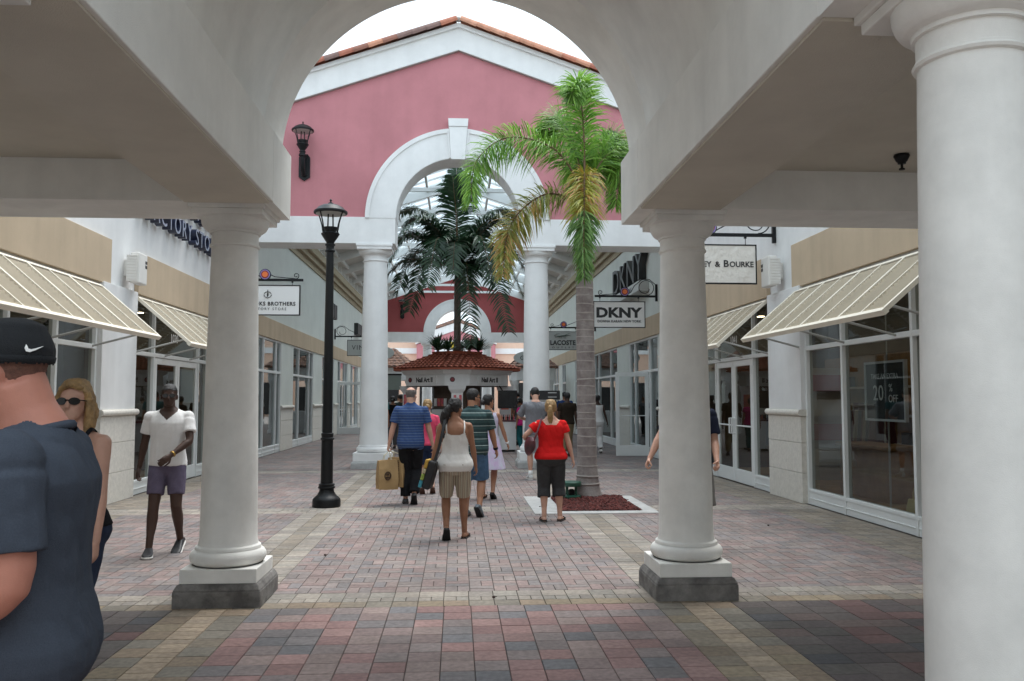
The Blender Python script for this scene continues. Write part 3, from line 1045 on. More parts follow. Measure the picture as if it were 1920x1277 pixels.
mb.build('gable_cornice', M['white_trim'], gal)
mb = MB()
rake(PK - .012, PK - .001, GF - .085, GF - .001)
mb.build('shadow_bead', M['arm'], gal)
# clay tiles along the verge and over the first metres of roof
vb, fc, cl = [], [], []
CT = [(0.36, 0.13, 0.075), (0.42, 0.19, 0.115), (0.30, 0.10, 0.06), (0.17, 0.10, 0.085), (0.45, 0.22, 0.14), (0.22, 0.09, 0.06)]
ang = math.atan(SLP)
def barrel(xc, zc, s, yc, L, r0, r1, c, n=10):
    base = len(vb)
    for (u, r, lift) in ((0, r0, .03), (L, r1, .0)):
        x = xc + s * u * math.cos(ang)
        z = zc - u * math.sin(ang) + lift
        for shell in (0, .022):
            for k in range(n + 1):
                a = math.pi * k / n
                vb.append((x + s * math.sin(ang) * (r - shell) * math.sin(a), yc + (r - shell) * math.cos(a), z + math.cos(ang) * (r - shell) * math.sin(a)))
    m_ = n + 1
    for k in range(n):
        fc.append((base + k, base + k + 1, base + 2 * m_ + k + 1, base + 2 * m_ + k))
        fc.append((base + m_ + k + 1, base + m_ + k, base + 3 * m_ + k, base + 3 * m_ + k + 1))
        fc.append((base + k + 1, base + k, base + m_ + k, base + m_ + k + 1))
        fc.append((base + 2 * m_ + k, base + 2 * m_ + k + 1, base + 3 * m_ + k + 1, base + 3 * m_ + k))
        cl.extend([c] * 4)
for s in (-1, 1):
    for j in range(6):
        yc = GF - .12 + j * .24
        for i in range(18):
            barrel(s * (.02 + i * .335), PK + .60 - SLP * (.02 + i * .335) + .02, s, yc, .40, .175 if j == 0 else .13, .20 if j == 0 else .14, random.choice(CT))
me = bpy.data.meshes.new('roof_tiles')
me.from_pydata(vb, [], fc)
tint_attr(me, cl)
link('roof_tiles', me, M['clay'], gal)
MB().lathe([(.07, 0), (.10, .05), (.06, .12), (.012, .14), (.008, .55)], (0, GF - .05, PK + .72), 16).build('lightning_rod', M['plastic_white'], gal)

for x, lb in ((-1.93, 'tall white column left of the kiosk'), (1.87, 'tall white column right of the kiosk')):
    column_parts(gal, x, 20.12, 5.18, 0.325, 0.272, 0.94, 0.17, 0.86, 0.19, 0.40, 0.13, 0.80, 0.13, lb, 'white_trim')
# far gable
FF, FB = 54.4, 55.1
gable_wall(FF, FB, M['red_wall'], gal, 9.45)
arch_trim(FF, FB, gal, M['white_trim'])
lintel(FF, FB, gal, M['white_trim'])
for x in (-1.91, 1.89):
    column_parts(gal, x, 54.75, 5.18, 0.325, 0.272, 0.94, 0.17, 0.86, 0.19, 0.40, 0.13, 0.80, 0.13, None, 'white_trim')
# roof: rafters, purlins, deck, skylight, clerestory
def zr(x):
    return 9.62 - 0.33 * abs(x)
Y0, Y1 = GB, FF - .02
nb = 10
for k in range(nb + 1):
    y = Y0 + .25 + (Y1 - Y0 - .5) * k / nb
    a_, b_ = zr(0), zr(5.9)
    mb = MB()
    mb.prism_y([(-5.9, b_ - .36), (0, a_ - .36), (5.9, b_ - .36), (5.9, b_), (0, a_), (-5.9, b_)], y - .07, y + .07)
    r_ = mb.build('rafter', M['steel_white'], gal)
    MB().box(-2.5, 2.5, y - .04, y + .04, zr(2.5) - .50, zr(2.5) - .37).build('tie_beam', M['steel_white'], r_)
for x in (1.1, 2.3, 3.3, 4.3, 5.2):
    for s in (-1, 1):
        MB().box(s * x - .04, s * x + .04, Y0 + .02, Y1 - .02, zr(x) - .19, zr(x) - .03).build('purlin', M['steel_white'], gal)
mb = MB()
nsk = 40
for k in range(nsk + 1):
    y = Y0 + .3 + (Y1 - Y0 - .6) * k / nsk
    for s in (-1, 1):
        p = []
        for yy in (y - .022, y + .022):
            p += [(0, yy, zr(0) + .0), (s * 3.9, yy, zr(3.9)), (s * 3.9, yy, zr(3.9) + .07), (0, yy, zr(0) + .07)]
        mb.hexa(p)
mb.build('skylight_bars', M['steel_white'], gal)
mb = MB()
for s in (-1, 1):
    mb.f([mb.v((0, Y0, zr(0) + .05)), mb.v((s * 3.9, Y0, zr(3.9) + .05)), mb.v((s * 3.9, Y1, zr(3.9) + .05)), mb.v((0, Y1, zr(0) + .05))])
mb.build('skylight_glass', M['glass_sky'], gal, recalc=False)
mb = MB()
for s in (-1, 1):
    p = []
    for yy in (Y0, Y1):
        p += [(s * 3.9, yy, zr(3.9)), (s * 6.3, yy, zr(6.3)), (s * 6.3, yy, zr(6.3) + .12), (s * 3.9, yy, zr(3.9) + .12)]
    mb.hexa(p)
mb.build('roof_deck', M['deck'], gal)
for s in (-1, 1):
    mb = MB()
    n = 26
    for k in range(n + 1):
        y = Y0 + .1 + (Y1 - Y0 - .2) * k / n
        mb.box(*sorted((s * 5.42, s * 5.54)), y - .055, y + .055, 7.08, zr(5.4) - .1)
    mb.box(*sorted((s * 5.44, s * 5.52)), Y0, Y1, 7.36, 7.42)
    mb.build('clerestory_frame', M['steel_white'], gal)
# side walls of the gallery
def wing(s, openings):
    xa, xb = sorted((s * WX, s * (WX + .35)))
    wl = MB().box(xa, xb, GB - .8, FF + .7, HD, 6.36).build('side_wall', M['grey_wall'], gal)
    MB().box(*sorted((s * (WX - .06), s * (WX - .0005))), GB - .8, FF, 3.31, 3.86).build('wall_band', M['beige'], wl, bevel=.006)
    mb = MB()
    for e, za, zb in ((.05, 6.34, 6.55), (.16, 6.55, 6.74), (.28, 6.74, 6.93), (.20, 6.93, 7.10)):
        mb.box(*sorted((s * (WX - e), s * (WX + .36))), GB + .002, FF - .002, za + .001, zb)
    mb.build('cornice', M['cornice'], wl)
    prev = GB - .8
    for (a, b, kind) in openings:
        if a - prev > .05:
            pilaster(gal, s, prev, a, proud=.03, m='grey_wall', rail=1.28)
        wmid = (b - a)
        if kind == 'w3':
            glazing(gal, s, a, b, [a + wmid * .28, a + wmid * .80])
        elif kind == 'd':
            glazing(gal, s, a, b, [a + .25 * wmid, a + .75 * wmid], doors=(a + .26 * wmid, a + .74 * wmid, 2))
        else:
            glazing(gal, s, a, b, [a + .5 * wmid])
        prev = b
    pilaster(gal, s, prev, FF, proud=.03, m='grey_wall', rail=1.28)
    XR = WX + 3.0
    q = sorted((s * (WX + .36), s * XR))
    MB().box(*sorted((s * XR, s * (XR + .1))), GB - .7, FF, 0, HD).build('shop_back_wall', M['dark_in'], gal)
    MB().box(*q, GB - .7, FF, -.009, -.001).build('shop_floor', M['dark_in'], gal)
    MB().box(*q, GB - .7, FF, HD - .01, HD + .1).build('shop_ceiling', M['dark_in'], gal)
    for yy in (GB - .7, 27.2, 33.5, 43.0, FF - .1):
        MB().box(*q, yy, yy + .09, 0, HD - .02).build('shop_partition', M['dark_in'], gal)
wing(-1, [(21.3, 22.6, 'w2'), (23.1, 26.3, 'w3'), (28.2, 32.1, 'w3'), (34.2, 37.4, 'w3'), (38.6, 42.0, 'd'), (43.2, 46.4, 'w3'), (47.6, 50.5, 'w3')])
wing(1, [(22.4, 26.2, 'w3'), (28.2, 33.0, 'w3'), (35.0, 38.4, 'w2'), (41.7, 43.2, 'w2'), (44.6, 47.0, 'w2'), (48.2, 51.0, 'w3')])
# open door leaves swung out into the gallery
def open_leaf(root, hx, hy, width, s, label):
    m0 = MB()
    st = .10
    def bx(a, b, za, zb, t=.022):
        xa, xb = sorted((hx - s * a, hx - s * b))
        m0.box(xa, xb, hy - t, hy + t, za, zb)
    bx(0, st, .01, TR0)
    bx(width - st, width, .01, TR0)
    bx(st, width - st, .01, .30)
    bx(st, width - st, TR0 - .12, TR0)
    d = m0.build('door', M['alu'], root, bevel=.004)
    d['label'] = label
    g = MB()
    a, b = hx - s * st, hx - s * (width - st)
    g.f([g.v((a, hy, .30)), g.v((b, hy, .30)), g.v((b, hy, TR0 - .12)), g.v((a, hy, TR0 - .12))])
    g.build('pane', M['glass_sky'], d, recalc=False)
    h = MB()
    px = hx - s * (width - .05)
    h.tube([(px, hy - .02, .95), (px + s * .0, hy - .09, .95), (px, hy - .09, 1.22), (px, hy - .02, 1.22)], .013, 8)
    h.tube([(a, hy - .03, 1.12), (b, hy - .03, 1.12)], .012, 8)
    h.build('handle', M['alu'], d, 'auto')
open_leaf(gal, 5.34, 23.6, .93, 1, 'open glass door leaf swung out on the right of the gallery')
open_leaf(gal, -5.34, 38.7, 1.1, -1, 'open glass door leaf on the left of the gallery')

# ================================================================ buildings beyond the gallery
fb_ = thing('far_building', 'pink and peach building seen through the far arch', 'building', (0, 78, 0))
MB().box(-3.6, 3.4, 76, 84, 4.2, 6.4).build('pink_front', M['pink'], fb_)
MB().box(-3.6, 3.4, 75.9, 84, 0, 4.199).build('peach_base', M['peach'], fb_)
for x in (-2.6, 0, 2.6):
    MB().box(x - .7, x + .7, 75.82, 75.899, .1, 2.6).build('window', M['screen'], fb_)
MB().box(-24, -3.6, 77, 84, 0, 7.6).build('peach_wing', M['peach'], fb_)
MB().box(3.4, 24, 77, 84, 0, 7.6).build('peach_wing', M['peach'], fb_)
mb = MB()
mb.prism_y([(-3.7, 6.4), (0, 7.7), (3.5, 6.4), (3.5, 7.1), (0, 8.4), (-3.7, 7.1)], 75.9, 83)
mb.build('gable_band', M['white_trim'], fb_)
mb = MB()
mb.prism_y([(-3.5, 6.4), (3.3, 6.4), (0, 7.69)], 76, 83)
mb.build('gable_wall', M['pink'], fb_)
mb = MB()
mb.prism_y([(-3.9, 7.1), (0, 8.45), (3.7, 7.1), (3.7, 7.3), (0, 8.75), (-3.9, 7.3)], 75.8, 84)
mb.build('roof', M['clay_mix'], fb_)
MB().box(-24, 24, 76.85, 76.99, 5.6, 6.1).build('cornice', M['white_trim'], fb_)
for x in (-9, -6, 6, 9):
    MB().box(x - .8, x + .8, 76.9, 76.99, .2, 3.0).build('window', M['screen'], fb_)
t = thing('wall_sign', 'white shop sign with blue script on the far pink wall', 'sign', (-.6, 75.9, 5.4))
MB().box(-2.0, .9, 75.86, 75.98, 5.05, 6.75).build('board', M['board_white'], t)
text(t, 'Nine West', .62, (-.55, 75.85, 5.35), '-Y', .02, mat('blue_ink', (.08, .08, .35), .5))
MB().box(-.55, .1, 75.83, 75.859, 6.05, 6.6).build('emblem', mat('yellow_ink', (.8, .6, .05), .5), t)
rb = thing('rear_building', 'unseen pale building behind the camera, set near and high to cut sky light', 'building', (0, -24, 0))  # unseen block, placed and sized to hold back sky light from behind
MB().box(-30, 30, -32, -24, 0, 9.5).build('wall', M['beige'], rb)
for k in range(-4, 5):
    MB().box(k * 6 - 1.8, k * 6 + 1.8, -23.99, -23.93, .2, 3.0).build('window', M['screen'], rb)
MB().box(-30.3, 30.3, -32.3, -23.7, 9.5, 9.9).build('roof', M['clay_mix'], rb)
# ================================================================ hanging shop signs
def spiral(c, r0, r1, a0, a1, n=26):
    return [(c[0] + (r0 + (r1 - r0) * k / n) * math.cos(a0 + (a1 - a0) * k / n), c[1] + (r0 + (r1 - r0) * k / n) * math.sin(a0 + (a1 - a0) * k / n)) for k in range(n + 1)]
def hang_sign(s, y, tip, bar, board, zb, zt, bm, label, lines, shape='rect', med=True, medx=None, depth=.05, lm=None):
    """board = (inner, outer) distances from the axis; everything hangs from a wrought iron bracket"""
    t = thing('hanging_sign', label, 'sign', (s * WX, y, bar), group='shop signs hanging from scrolled iron brackets')
    b = MB()
    b.box(*sorted((s * tip, s * (WX - .03))), y - .02, y + .02, bar - .028, bar + .028)
    b.box(*sorted((s * (WX - .06), s * (WX - .005))), y - .03, y + .03, bar - .13, bar + .33)
    def c3(pts, r):
        b.tube([(s * x, y, z) for x, z in pts], r, 6)
    zc = bar + .23
    c3(spiral((WX - .30, zc), .20, .20, -math.pi / 2, math.pi * 1.1, 30), .011)
    c3(spiral((WX - .30, zc), .20, .08, math.pi * 1.1, math.pi * 1.9, 16), .010)
    mxp = medx or (tip + .66)
    c3([(WX - .06, zc + .10), (WX - .22, zc + .23), (WX - .42, zc + .22), (WX - .62, zc + .06), (mxp + .16, bar + .10), (mxp + .05, bar + .04)], .011)
    c3([(mxp - .09, bar + .13), (mxp - .22, bar + .07), (tip + .2, bar + .035)] + spiral((tip + .16, bar + .10), .07, .02, -math.pi / 2, -math.pi * 2.9, 22), .010)
    for x in (board[0] + .18, board[1] - .18):
        if tip < x < WX:
            b.box(s * x - .02, s * x + .02, y - .015, y + .015, bar - .06, bar - .02)
            b.tube([(s * x, y, bar - .05), (s * x, y, zt - .005)], .006, 6)
    b.build('bracket', M['iron'], t)
    if med:
        for r, d, mm in ((.125, .024, 'iron'), (.108, .030, 'violet'), (.088, .034, 'maroon'), (.062, .042, 'orange')):
            q = MB()
            q.T = Matrix.Translation((s * mxp, y, bar + .12)) @ Matrix.Rotation(R(90), 4, 'X')
            q.lathe([(r, -d), (r, d)], (0, 0, 0), 24)
            q.build('medallion', M[mm], t)
    x0, x1 = sorted((s * board[0], s * board[1]))
    if shape == 'rect':
        MB().box(x0 + .02, x1 - .02, y - depth / 2, y + depth / 2, zb + .02, zt - .02).build('board', M[bm], t)
        f = MB()
        f.box(x0, x1, y - depth / 2 - .008, y + depth / 2 + .008, zb, zb + .021)
        f.box(x0, x1, y - depth / 2 - .008, y + depth / 2 + .008, zt - .021, zt)
        f.box(x0, x0 + .021, y - depth / 2 - .008, y + depth / 2 + .008, zb + .021, zt - .021)
        f.box(x1 - .021, x1, y - depth / 2 - .008, y + depth / 2 + .008, zb + .021, zt - .021)
        f.build('frame', M['iron'], t)
    else:
        q = MB()
        q.T = Matrix.Translation(((x0 + x1) / 2, y, (zb + zt) / 2)) @ Matrix.Rotation(R(90), 4, 'X') @ Matrix.Diagonal(((x1 - x0) / 2, (zt - zb) / 2, 1, 1))
        q.lathe([(1, -depth / 2), (1, depth / 2)], (0, 0, 0), 40)
        q.build('board', M[bm], t)
    for (st, size, xa, xb, pz, sp, bd) in lines:
        text(t, st, size, ((xa + xb) / 2, y - depth / 2 - .004, pz), '-Y', .006, lm or M['ink'], spacing=sp, fit=xb - xa, bold=bd)
    return t
t = hang_sign(-1, 19.2, 3.44, 4.235, (3.50, 4.92), 3.44, 4.12, 'board_white', 'white brushed sign with a small gold fleece emblem hanging left of the lamp post',
          [('BROOKS BROTHERS', .118, -4.74, -3.60, 3.66, 1.15, .03), ('FACTORY STORE', .085, -4.62, -3.80, 3.555, 1.5, .0)], medx=4.28)
mb = MB()                                 # little hanging fleece emblem on the board
q = Vector((-4.21, 19.166, 3.90))
mb.tube([q + Vector((0, 0, .11)), q + Vector((0, 0, .05)), q + Vector((-.01, 0, -.05))], .008, 6)
mb.tube([q + Vector((-.075, 0, .02)), q + Vector((-.05, 0, .055)), q + Vector((0, 0, .065)), q + Vector((.05, 0, .055)), q + Vector((.075, 0, .02))], .008, 6)
mb.tube([q + Vector((-.085, 0, .0)), q + Vector((-.06, 0, -.05)), q + Vector((0, 0, -.075)), q + Vector((.06, 0, -.05)), q + Vector((.085, 0, .0))], .008, 6)
mb.ball(q + Vector((0, 0, .0)), (.02, .008, .045), 8, 6)
mb.build('emblem', M['ink'], t)
hang_sign(1, 22.5, 3.66, 4.33, (3.62, 5.02), 3.48, 4.19, 'board_white', 'white sign reading DKNY in bold black letters hanging beside the front palm',
          [('DKNY', .36, 3.70, 4.94, 3.765, 1.02, .045), ('DONNA KARAN NEW YORK', .088, 3.73, 4.91, 3.625, 1.08, .03)], medx=4.47)
hang_sign(1, 13.95, 3.45, 4.345, (3.62, 5.015), 3.51, 4.18, 'board_rough', 'embossed cream sign reading Dooney & Bourke hanging right of the front column',
          [('D', .160, 3.69, 3.78, 3.80, 1, .02), ('OONEY', .128, 3.80, 4.24, 3.80, 1, .02), ('&', .128, 4.30, 4.39, 3.80, 1, .02), ('B', .160, 4.45, 4.535, 3.80, 1, .02), ('OURKE', .128, 4.55, 4.96, 3.80, 1.0, .02)], medx=4.22)
t = hang_sign(1, 32.7, 3.50, 4.33, (3.42, 4.74), 3.46, 4.18, 'board_grey', 'grey sign with a dark green crocodile and the word LACOSTE behind the palm trunk',
          [('LACOSTE', .25, 3.58, 4.56, 3.66, 1.03, .035), ('OUTLET', .09, 3.65, 4.50, 3.53, 2.2, .01)], medx=4.10, lm=M['ink'])
cx, cz, yy = 4.07, 3.99, 32.67          # crocodile emblem: body, tail, open jaw, legs
mb = MB()
mb.tube([(cx - .30, yy, cz - .03), (cx - .17, yy, cz + .0), (cx - .02, yy, cz + .02), (cx + .10, yy, cz + .03)], [.02, .05, .06, .045], 8, flat=.3)
mb.tube([(cx - .28, yy, cz - .04), (cx - .33, yy, cz + .03), (cx - .24, yy, cz + .09), (cx - .12, yy, cz + .11)], [.03, .03, .025, .008], 8, flat=.3)
mb.tube([(cx + .08, yy, cz + .03), (cx + .18, yy, cz + .04), (cx + .30, yy, cz + .02)], [.04, .028, .012], 8, flat=.3)
mb.tube([(cx + .08, yy, cz + .04), (cx + .17, yy, cz + .09), (cx + .27, yy, cz + .12)], [.04, .024, .01], 8, flat=.3)
for dx in (-.14, -.08, .03, .08):
    mb.tube([(cx + dx, yy, cz), (cx + dx + .02, yy, cz - .07), (cx + dx + .05, yy, cz - .085)], [.02, .014, .01], 6, flat=.3)
mb.build('emblem', M['ink_green'], t)
hang_sign(-1, 37.6, 3.50, 4.30, (3.40, 4.80), 3.45, 4.15, 'board_grey', 'small grey sign beginning VIN hanging behind the tall left column',
          [('VINCE', .29, -4.60, -3.68, 3.72, 1.2, .0)], med=False)
t = thing('oval_sign', 'small oval grey sign beginning GUE beside the tall right column', 'sign', (3.2, 38.2, 3.3))
q = MB()
q.T = Matrix.Translation((3.22, 38.2, 3.42)) @ Matrix.Rotation(R(90), 4, 'X') @ Matrix.Diagonal((.70, .30, 1, 1))
q.lathe([(1, -.03), (1, .03)], (0, 0, 0), 40)
q.build('board', M['board_grey'], t)
MB().box(3.18, 3.26, 38.17, 38.23, 3.72, 4.0).build('bracket', M['iron'], t)
text(t, 'GUESS', .26, (3.22, 38.165, 3.33), '-Y', .006, M['char_letter'], spacing=1.15)
t = thing('oval_sign', 'small oval grey sign peeping out left of the kiosk behind the tall left column', 'sign', (-3.2, 38.2, 3.3))
q = MB()
q.T = Matrix.Translation((-3.42, 38.2, 3.62)) @ Matrix.Rotation(R(90), 4, 'X') @ Matrix.Diagonal((.62, .30, 1, 1))
q.lathe([(1, -.03), (1, .03)], (0, 0, 0), 40)
q.build('board', M['board_grey'], t)
MB().box(-3.46, -3.38, 38.17, 38.23, 3.92, 4.15).build('bracket', M['iron'], t)

# ================================================================ lettering on the walls
t = thing('wall_lettering', 'dark navy raised shop lettering high on the left white wall', 'sign', (-WX, 16.8, 4.7))
for s_, size, z, y in (('FACTORY STORE', .46, 4.64, 16.55), ('BROOKS BROTHERS', .62, 5.14, 16.9)):
    text(t, s_, size, (-WX + .115, y, z), '+X', .15, M['navy_letter'], spacing=1.22)
    text(t, s_, size, (-WX + .193, y, z), '+X', .004, M['letter_edge'], spacing=1.22)
t = thing('wall_lettering', 'charcoal raised letters DKNY high on the right gallery wall', 'sign', (WX, 25.8, 4.9))
text(t, 'DKNY', 1.16, (WX - .12, 25.7, 4.98), '-X', .2, M['char_letter'], xs=1.42, spacing=1.02)
t = thing('wall_sign', 'slim grey box sign below the raised DKNY letters', 'sign', (WX, 25.8, 4.6))
MB().box(WX - .30, WX - .002, 23.5, 27.9, 4.62, 4.90).build('box', M['board_grey'], t, bevel=.01)
text(t, 'NEW YORK', .20, (WX - .304, 25.2, 4.69), '-X', .004, M['ink'], xs=1.3, spacing=1.2)
for y, z, lb in ((36.0, 4.95, 'dark raised sign on the left gallery wall beside the lamp post'), (45.6, 4.9, 'dark raised sign on the left gallery wall above the VIN sign')):
    t = thing('wall_sign', lb, 'sign', (-WX, y, z))
    for k in range(4):
        MB().box(-WX + .002, -WX + .22, y - .95 + k * .5, y - .6 + k * .5, z, z + .62).build('raised_block', M['char_letter'], t, bevel=.03)
t = thing('wall_sign', 'dark raised sign on the right gallery wall above the crocodile sign', 'sign', (WX, 35.5, 4.6))
for k in range(4):
    MB().box(WX - .2, WX - .002, 34.4 + k * .6, 34.85 + k * .6, 4.6, 5.2).build('raised_block', M['char_letter'], t, bevel=.03)
t = thing('plaque', 'small black notice plaque on the tall right column behind the man in grey', 'plaque', (2.0, 19.7, 1.6))
q = MB()
q.box(1.68, 2.38, 19.70, 19.73, 1.57, 1.78)
q.build('board', M['black'], t)
q = MB()
for z in (1.62, 1.72):
    q.box(2.1, 2.3, 19.695, 19.699, z, z + .02)
q.build('rule', M['concrete'], t)

# ================================================================ lanterns
def lantern_head(root, cx, cy, z0, inv=True):
    """z0 = bottom of the cup; overall height about 0.66"""
    mb = MB()
    mb.lathe([(.055, -.06), (.075, -.05), (.075, -.03), (.055, -.02), (.06, .0), (.10, .06), (.135, .115), (.14, .13), (.125, .14), (.085, .15), (.085, .17), (.115, .21), (.115, .225), (.07, .23)], (cx, cy, z0), 28)
    h = mb.build('cup', M['iron'], root, 'auto', inv=inv)
    mb = MB()
    mb.lathe([(.225, .435), (.25, .44), (.255, .455), (.25, .475), (.225, .49), (.19, .53), (.13, .565), (.06, .583), (.045, .586), (.04, .60), (.018, .61), (.012, .63), (.02, .645), (.012, .66), (.004, .665)], (cx, cy, z0), 36)
    mb.build('cap', M['iron'], root, 'auto', inv=inv)
    MB().lathe([(.10, .43), (.222, .433), (.222, .445)], (cx, cy, z0), 28).build('lens', M['lamp_lens'], root, inv=inv)
    mb = MB()
    for k in range(4):
        a = R(45 + 90 * k + 12)
        c, s_ = math.cos(a), math.sin(a)
        pts = [(.128, .12), (.150, .18), (.17, .28), (.205, .38), (.232, .44)]
        mb.tube([(cx + r * c, cy + r * s_, z0 + z) for r, z in pts], .011, 6)
        mb.ball((cx + .142 * c, cy + .142 * s_, z0 + .125), .02, 8, 6)
    for k in range(2):
        a = R(20 + 180 * k)
        mb.tube([(cx + .04 * math.cos(a), cy + .04 * math.sin(a), z0 + .22), (cx + .035 * math.cos(a), cy + .035 * math.sin(a), z0 + .435)], .012, 6)
    mb.build('stay', M['iron'], root, 'auto', inv=inv)
t = thing('lamp_post', 'tall black iron lamp post standing on the paving left of centre', 'lamp post', (-1.925, 12.93, 0))
x, y = -1.925, 12.93
MB().lathe([(.205, 0), (.208, .02), (.205, .10), (.195, .125), (.165, .15), (.135, .18), (.112, .22), (.105, .26), (.125, .275), (.125, .295), (.108, .305), (.118, .32), (.118, .335), (.092, .345)], (x, y, 0), 40).build('base', M['iron'], t, 'auto')
MB().lathe([(.090, .345), (.086, .98), (.100, .99), (.100, 1.01), (.084, 1.02), (.090, 1.06), (.092, 1.08), (.072, 1.09), (.066, 2.5), (.055, 3.80), (.072, 3.81), (.075, 3.83), (.06, 3.85), (.062, 3.92)], (x, y, 0), 32).build('pole', M['iron'], t, 'auto')
lantern_head(t, x, y, 3.955)
def sconce(x, y, label, z=6.66, flip=1):
    t = thing('wall_lantern', label, 'wall lamp', (x, y, z), group='black iron wall lanterns on the gable walls')
    def L(a, b, c):
        return (x + a, y - b, z + c)
    mb = MB()
    mb.prism_y([(x - .13, z + .06), (x, z - .03), (x + .13, z + .06), (x + .13, z + .52), (x + .07, z + .60), (x - .07, z + .60), (x - .13, z + .52)], y - .04, y - .001)
    mb.prism_y([(x - .07, z + .10), (x, z + .05), (x + .07, z + .10), (x + .07, z + .50), (x - .07, z + .50)], y - .07, y - .041)
    mb.build('wall_plate', M['iron'], t, bevel=.006)
    mb = MB()
    mb.tube([L(0, .03, .12), L(0, .12, .10), L(0, .22, .18), L(0, .28, .34), L(0, .30, .52)], [.03, .045, .05, .055, .06], 10)
    mb.tube([L(0, .03, .46), L(0, .12, .52), L(0, .20, .46), L(0, .17, .38), L(0, .10, .40)], .022, 8)
    mb.lathe([(.05, .46), (.085, .48), (.085, .52), (.06, .54), (.055, .60)], (x, y - .30, z), 20)
    mb.build('arm', M['iron'], t, 'auto')
    lantern_head(t, x, y - .30, z + .62)
    return t
sconce(-3.56, 19.79, 'black iron wall lantern on the pink gable left of the arch')
sconce(3.56, 19.79, 'black iron wall lantern on the pink gable behind the palm fronds')
sconce(-3.5, 54.39, 'small dark wall lantern on the far dusky red gable')

# ================================================================ palms
LV, LF, LC = None, None, None
def bez(ctrl, n):
    """smooth curve through the control points (Catmull-Rom)"""
    P = [Vector(p) for p in ctrl]
    P = [P[0] * 2 - P[1]] + P + [P[-1] * 2 - P[-2]]
    out = []
    segs = len(P) - 3
    for i in range(n + 1):
        t = segs * i / n
        k = min(int(t), segs - 1)
        t -= k
        a, b, c, d = P[k:k + 4]
        out.append(0.5 * ((2 * b) + (c - a) * t + (2 * a - 5 * b + 4 * c - d) * t * t + (3 * b - a - 3 * c + d) * t ** 3))
    return out
def frond(root, ctrl, nodes, leaf, wid, cols, mleaf, plume=True, droop=.35, side=1.0, r0=.022, start=.12):
    rng = random
    pts = bez(ctrl, nodes)
    V, F, C = [], [], []
    N = len(pts)
    for i, p in enumerate(pts):
        t = i / (N - 1)
        if t < start:
            continue
        tg = (pts[min(i + 1, N - 1)] - pts[max(i - 1, 0)]).normalized()
        ref = Vector((0, 0, 1)) if abs(tg.z) < .93 else Vector((0, -1, 0.2))
        sd = tg.cross(ref).normalized()
        up = sd.cross(tg).normalized()
        env = (0.55 + 0.45 * math.sin(math.pi * min(1, (t - start) / (1 - start) * 1.15 + .12))) * (1 if t < .8 else 1 - (t - .8) * 1.7)
        ks = (-1, 1) if not plume else (-1, 1, -1, 1, -1, 1, -1, 1)
        for q, sg in enumerate(ks):
            if plume:
                a = rng.uniform(-1.35, 1.35)
            else:
                a = rng.uniform(.05, .35)
            L = leaf * env * rng.uniform(.62, 1.12)
            fwd = rng.uniform(.35, .75)
            d = (sd * sg * math.cos(a) * side + up * math.sin(a) + tg * fwd).normalized()
            wv = d.cross(up if abs(d.dot(up)) < .9 else sd).normalized()
            wv = (wv + tg * rng.uniform(-.5, .5)).normalized() * wid * rng.uniform(.8, 1.2)
            b0 = p + d * .01
            m1 = p + d * (L * .45) + Vector((0, 0, -droop * L * .10))
            m2 = p + d * (L * .75) + Vector((0, 0, -droop * L * .33))
            e = p + d * (L * .97) + Vector((0, 0, -droop * L * .72))
            n = len(V)
            V += [b0 - wv * .25, b0 + wv * .25, m1 - wv * .5, m1 + wv * .5, m2 - wv * .38, m2 + wv * .38, e]
            F += [(n, n + 1, n + 3, n + 2), (n + 2, n + 3, n + 5, n + 4), (n + 4, n + 5, n + 6)]
            c = cols(t, rng.random())
            C += [c] * 3
    me = bpy.data.meshes.new('frond')
    me.from_pydata(V, [], F)
    tint_attr(me, C)
    o = link('frond', me, mleaf, root)
    st = pts[::3] + [pts[-1]]
    MB().tube(st, [r0 * (1 - .85 * k / (len(st) - 1)) for k in range(len(st))], 6).build('rachis', M['rachis'], o, True)
    return o
def lerp3(a, b, t):
    return tuple(a[k] + (b[k] - a[k]) * t for k in range(3))
def col_green(t, r):
    return lerp3((.09, .23, .03), (.30, .52, .08), r)
def col_yel(t, r):
    return lerp3((.25, .21, .035), (.13, .17, .035), min(1, r * .7 + t * .25)) if r > .22 else (.30, .17, .05)
def col_mix(t, r):
    if t > .55:
        return lerp3((.07, .17, .04), (.20, .34, .08), r)
    return lerp3((.46, .36, .045), (.26, .30, .04), r) if r > .2 else (.46, .22, .05)
def col_b(t, r):
    return lerp3((.15, .22, .04), (.38, .36, .09), r) if (r > .25 or t < .3) else (.46, .27, .08)
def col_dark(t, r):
    return lerp3((.014, .045, .020), (.035, .085, .035), r)

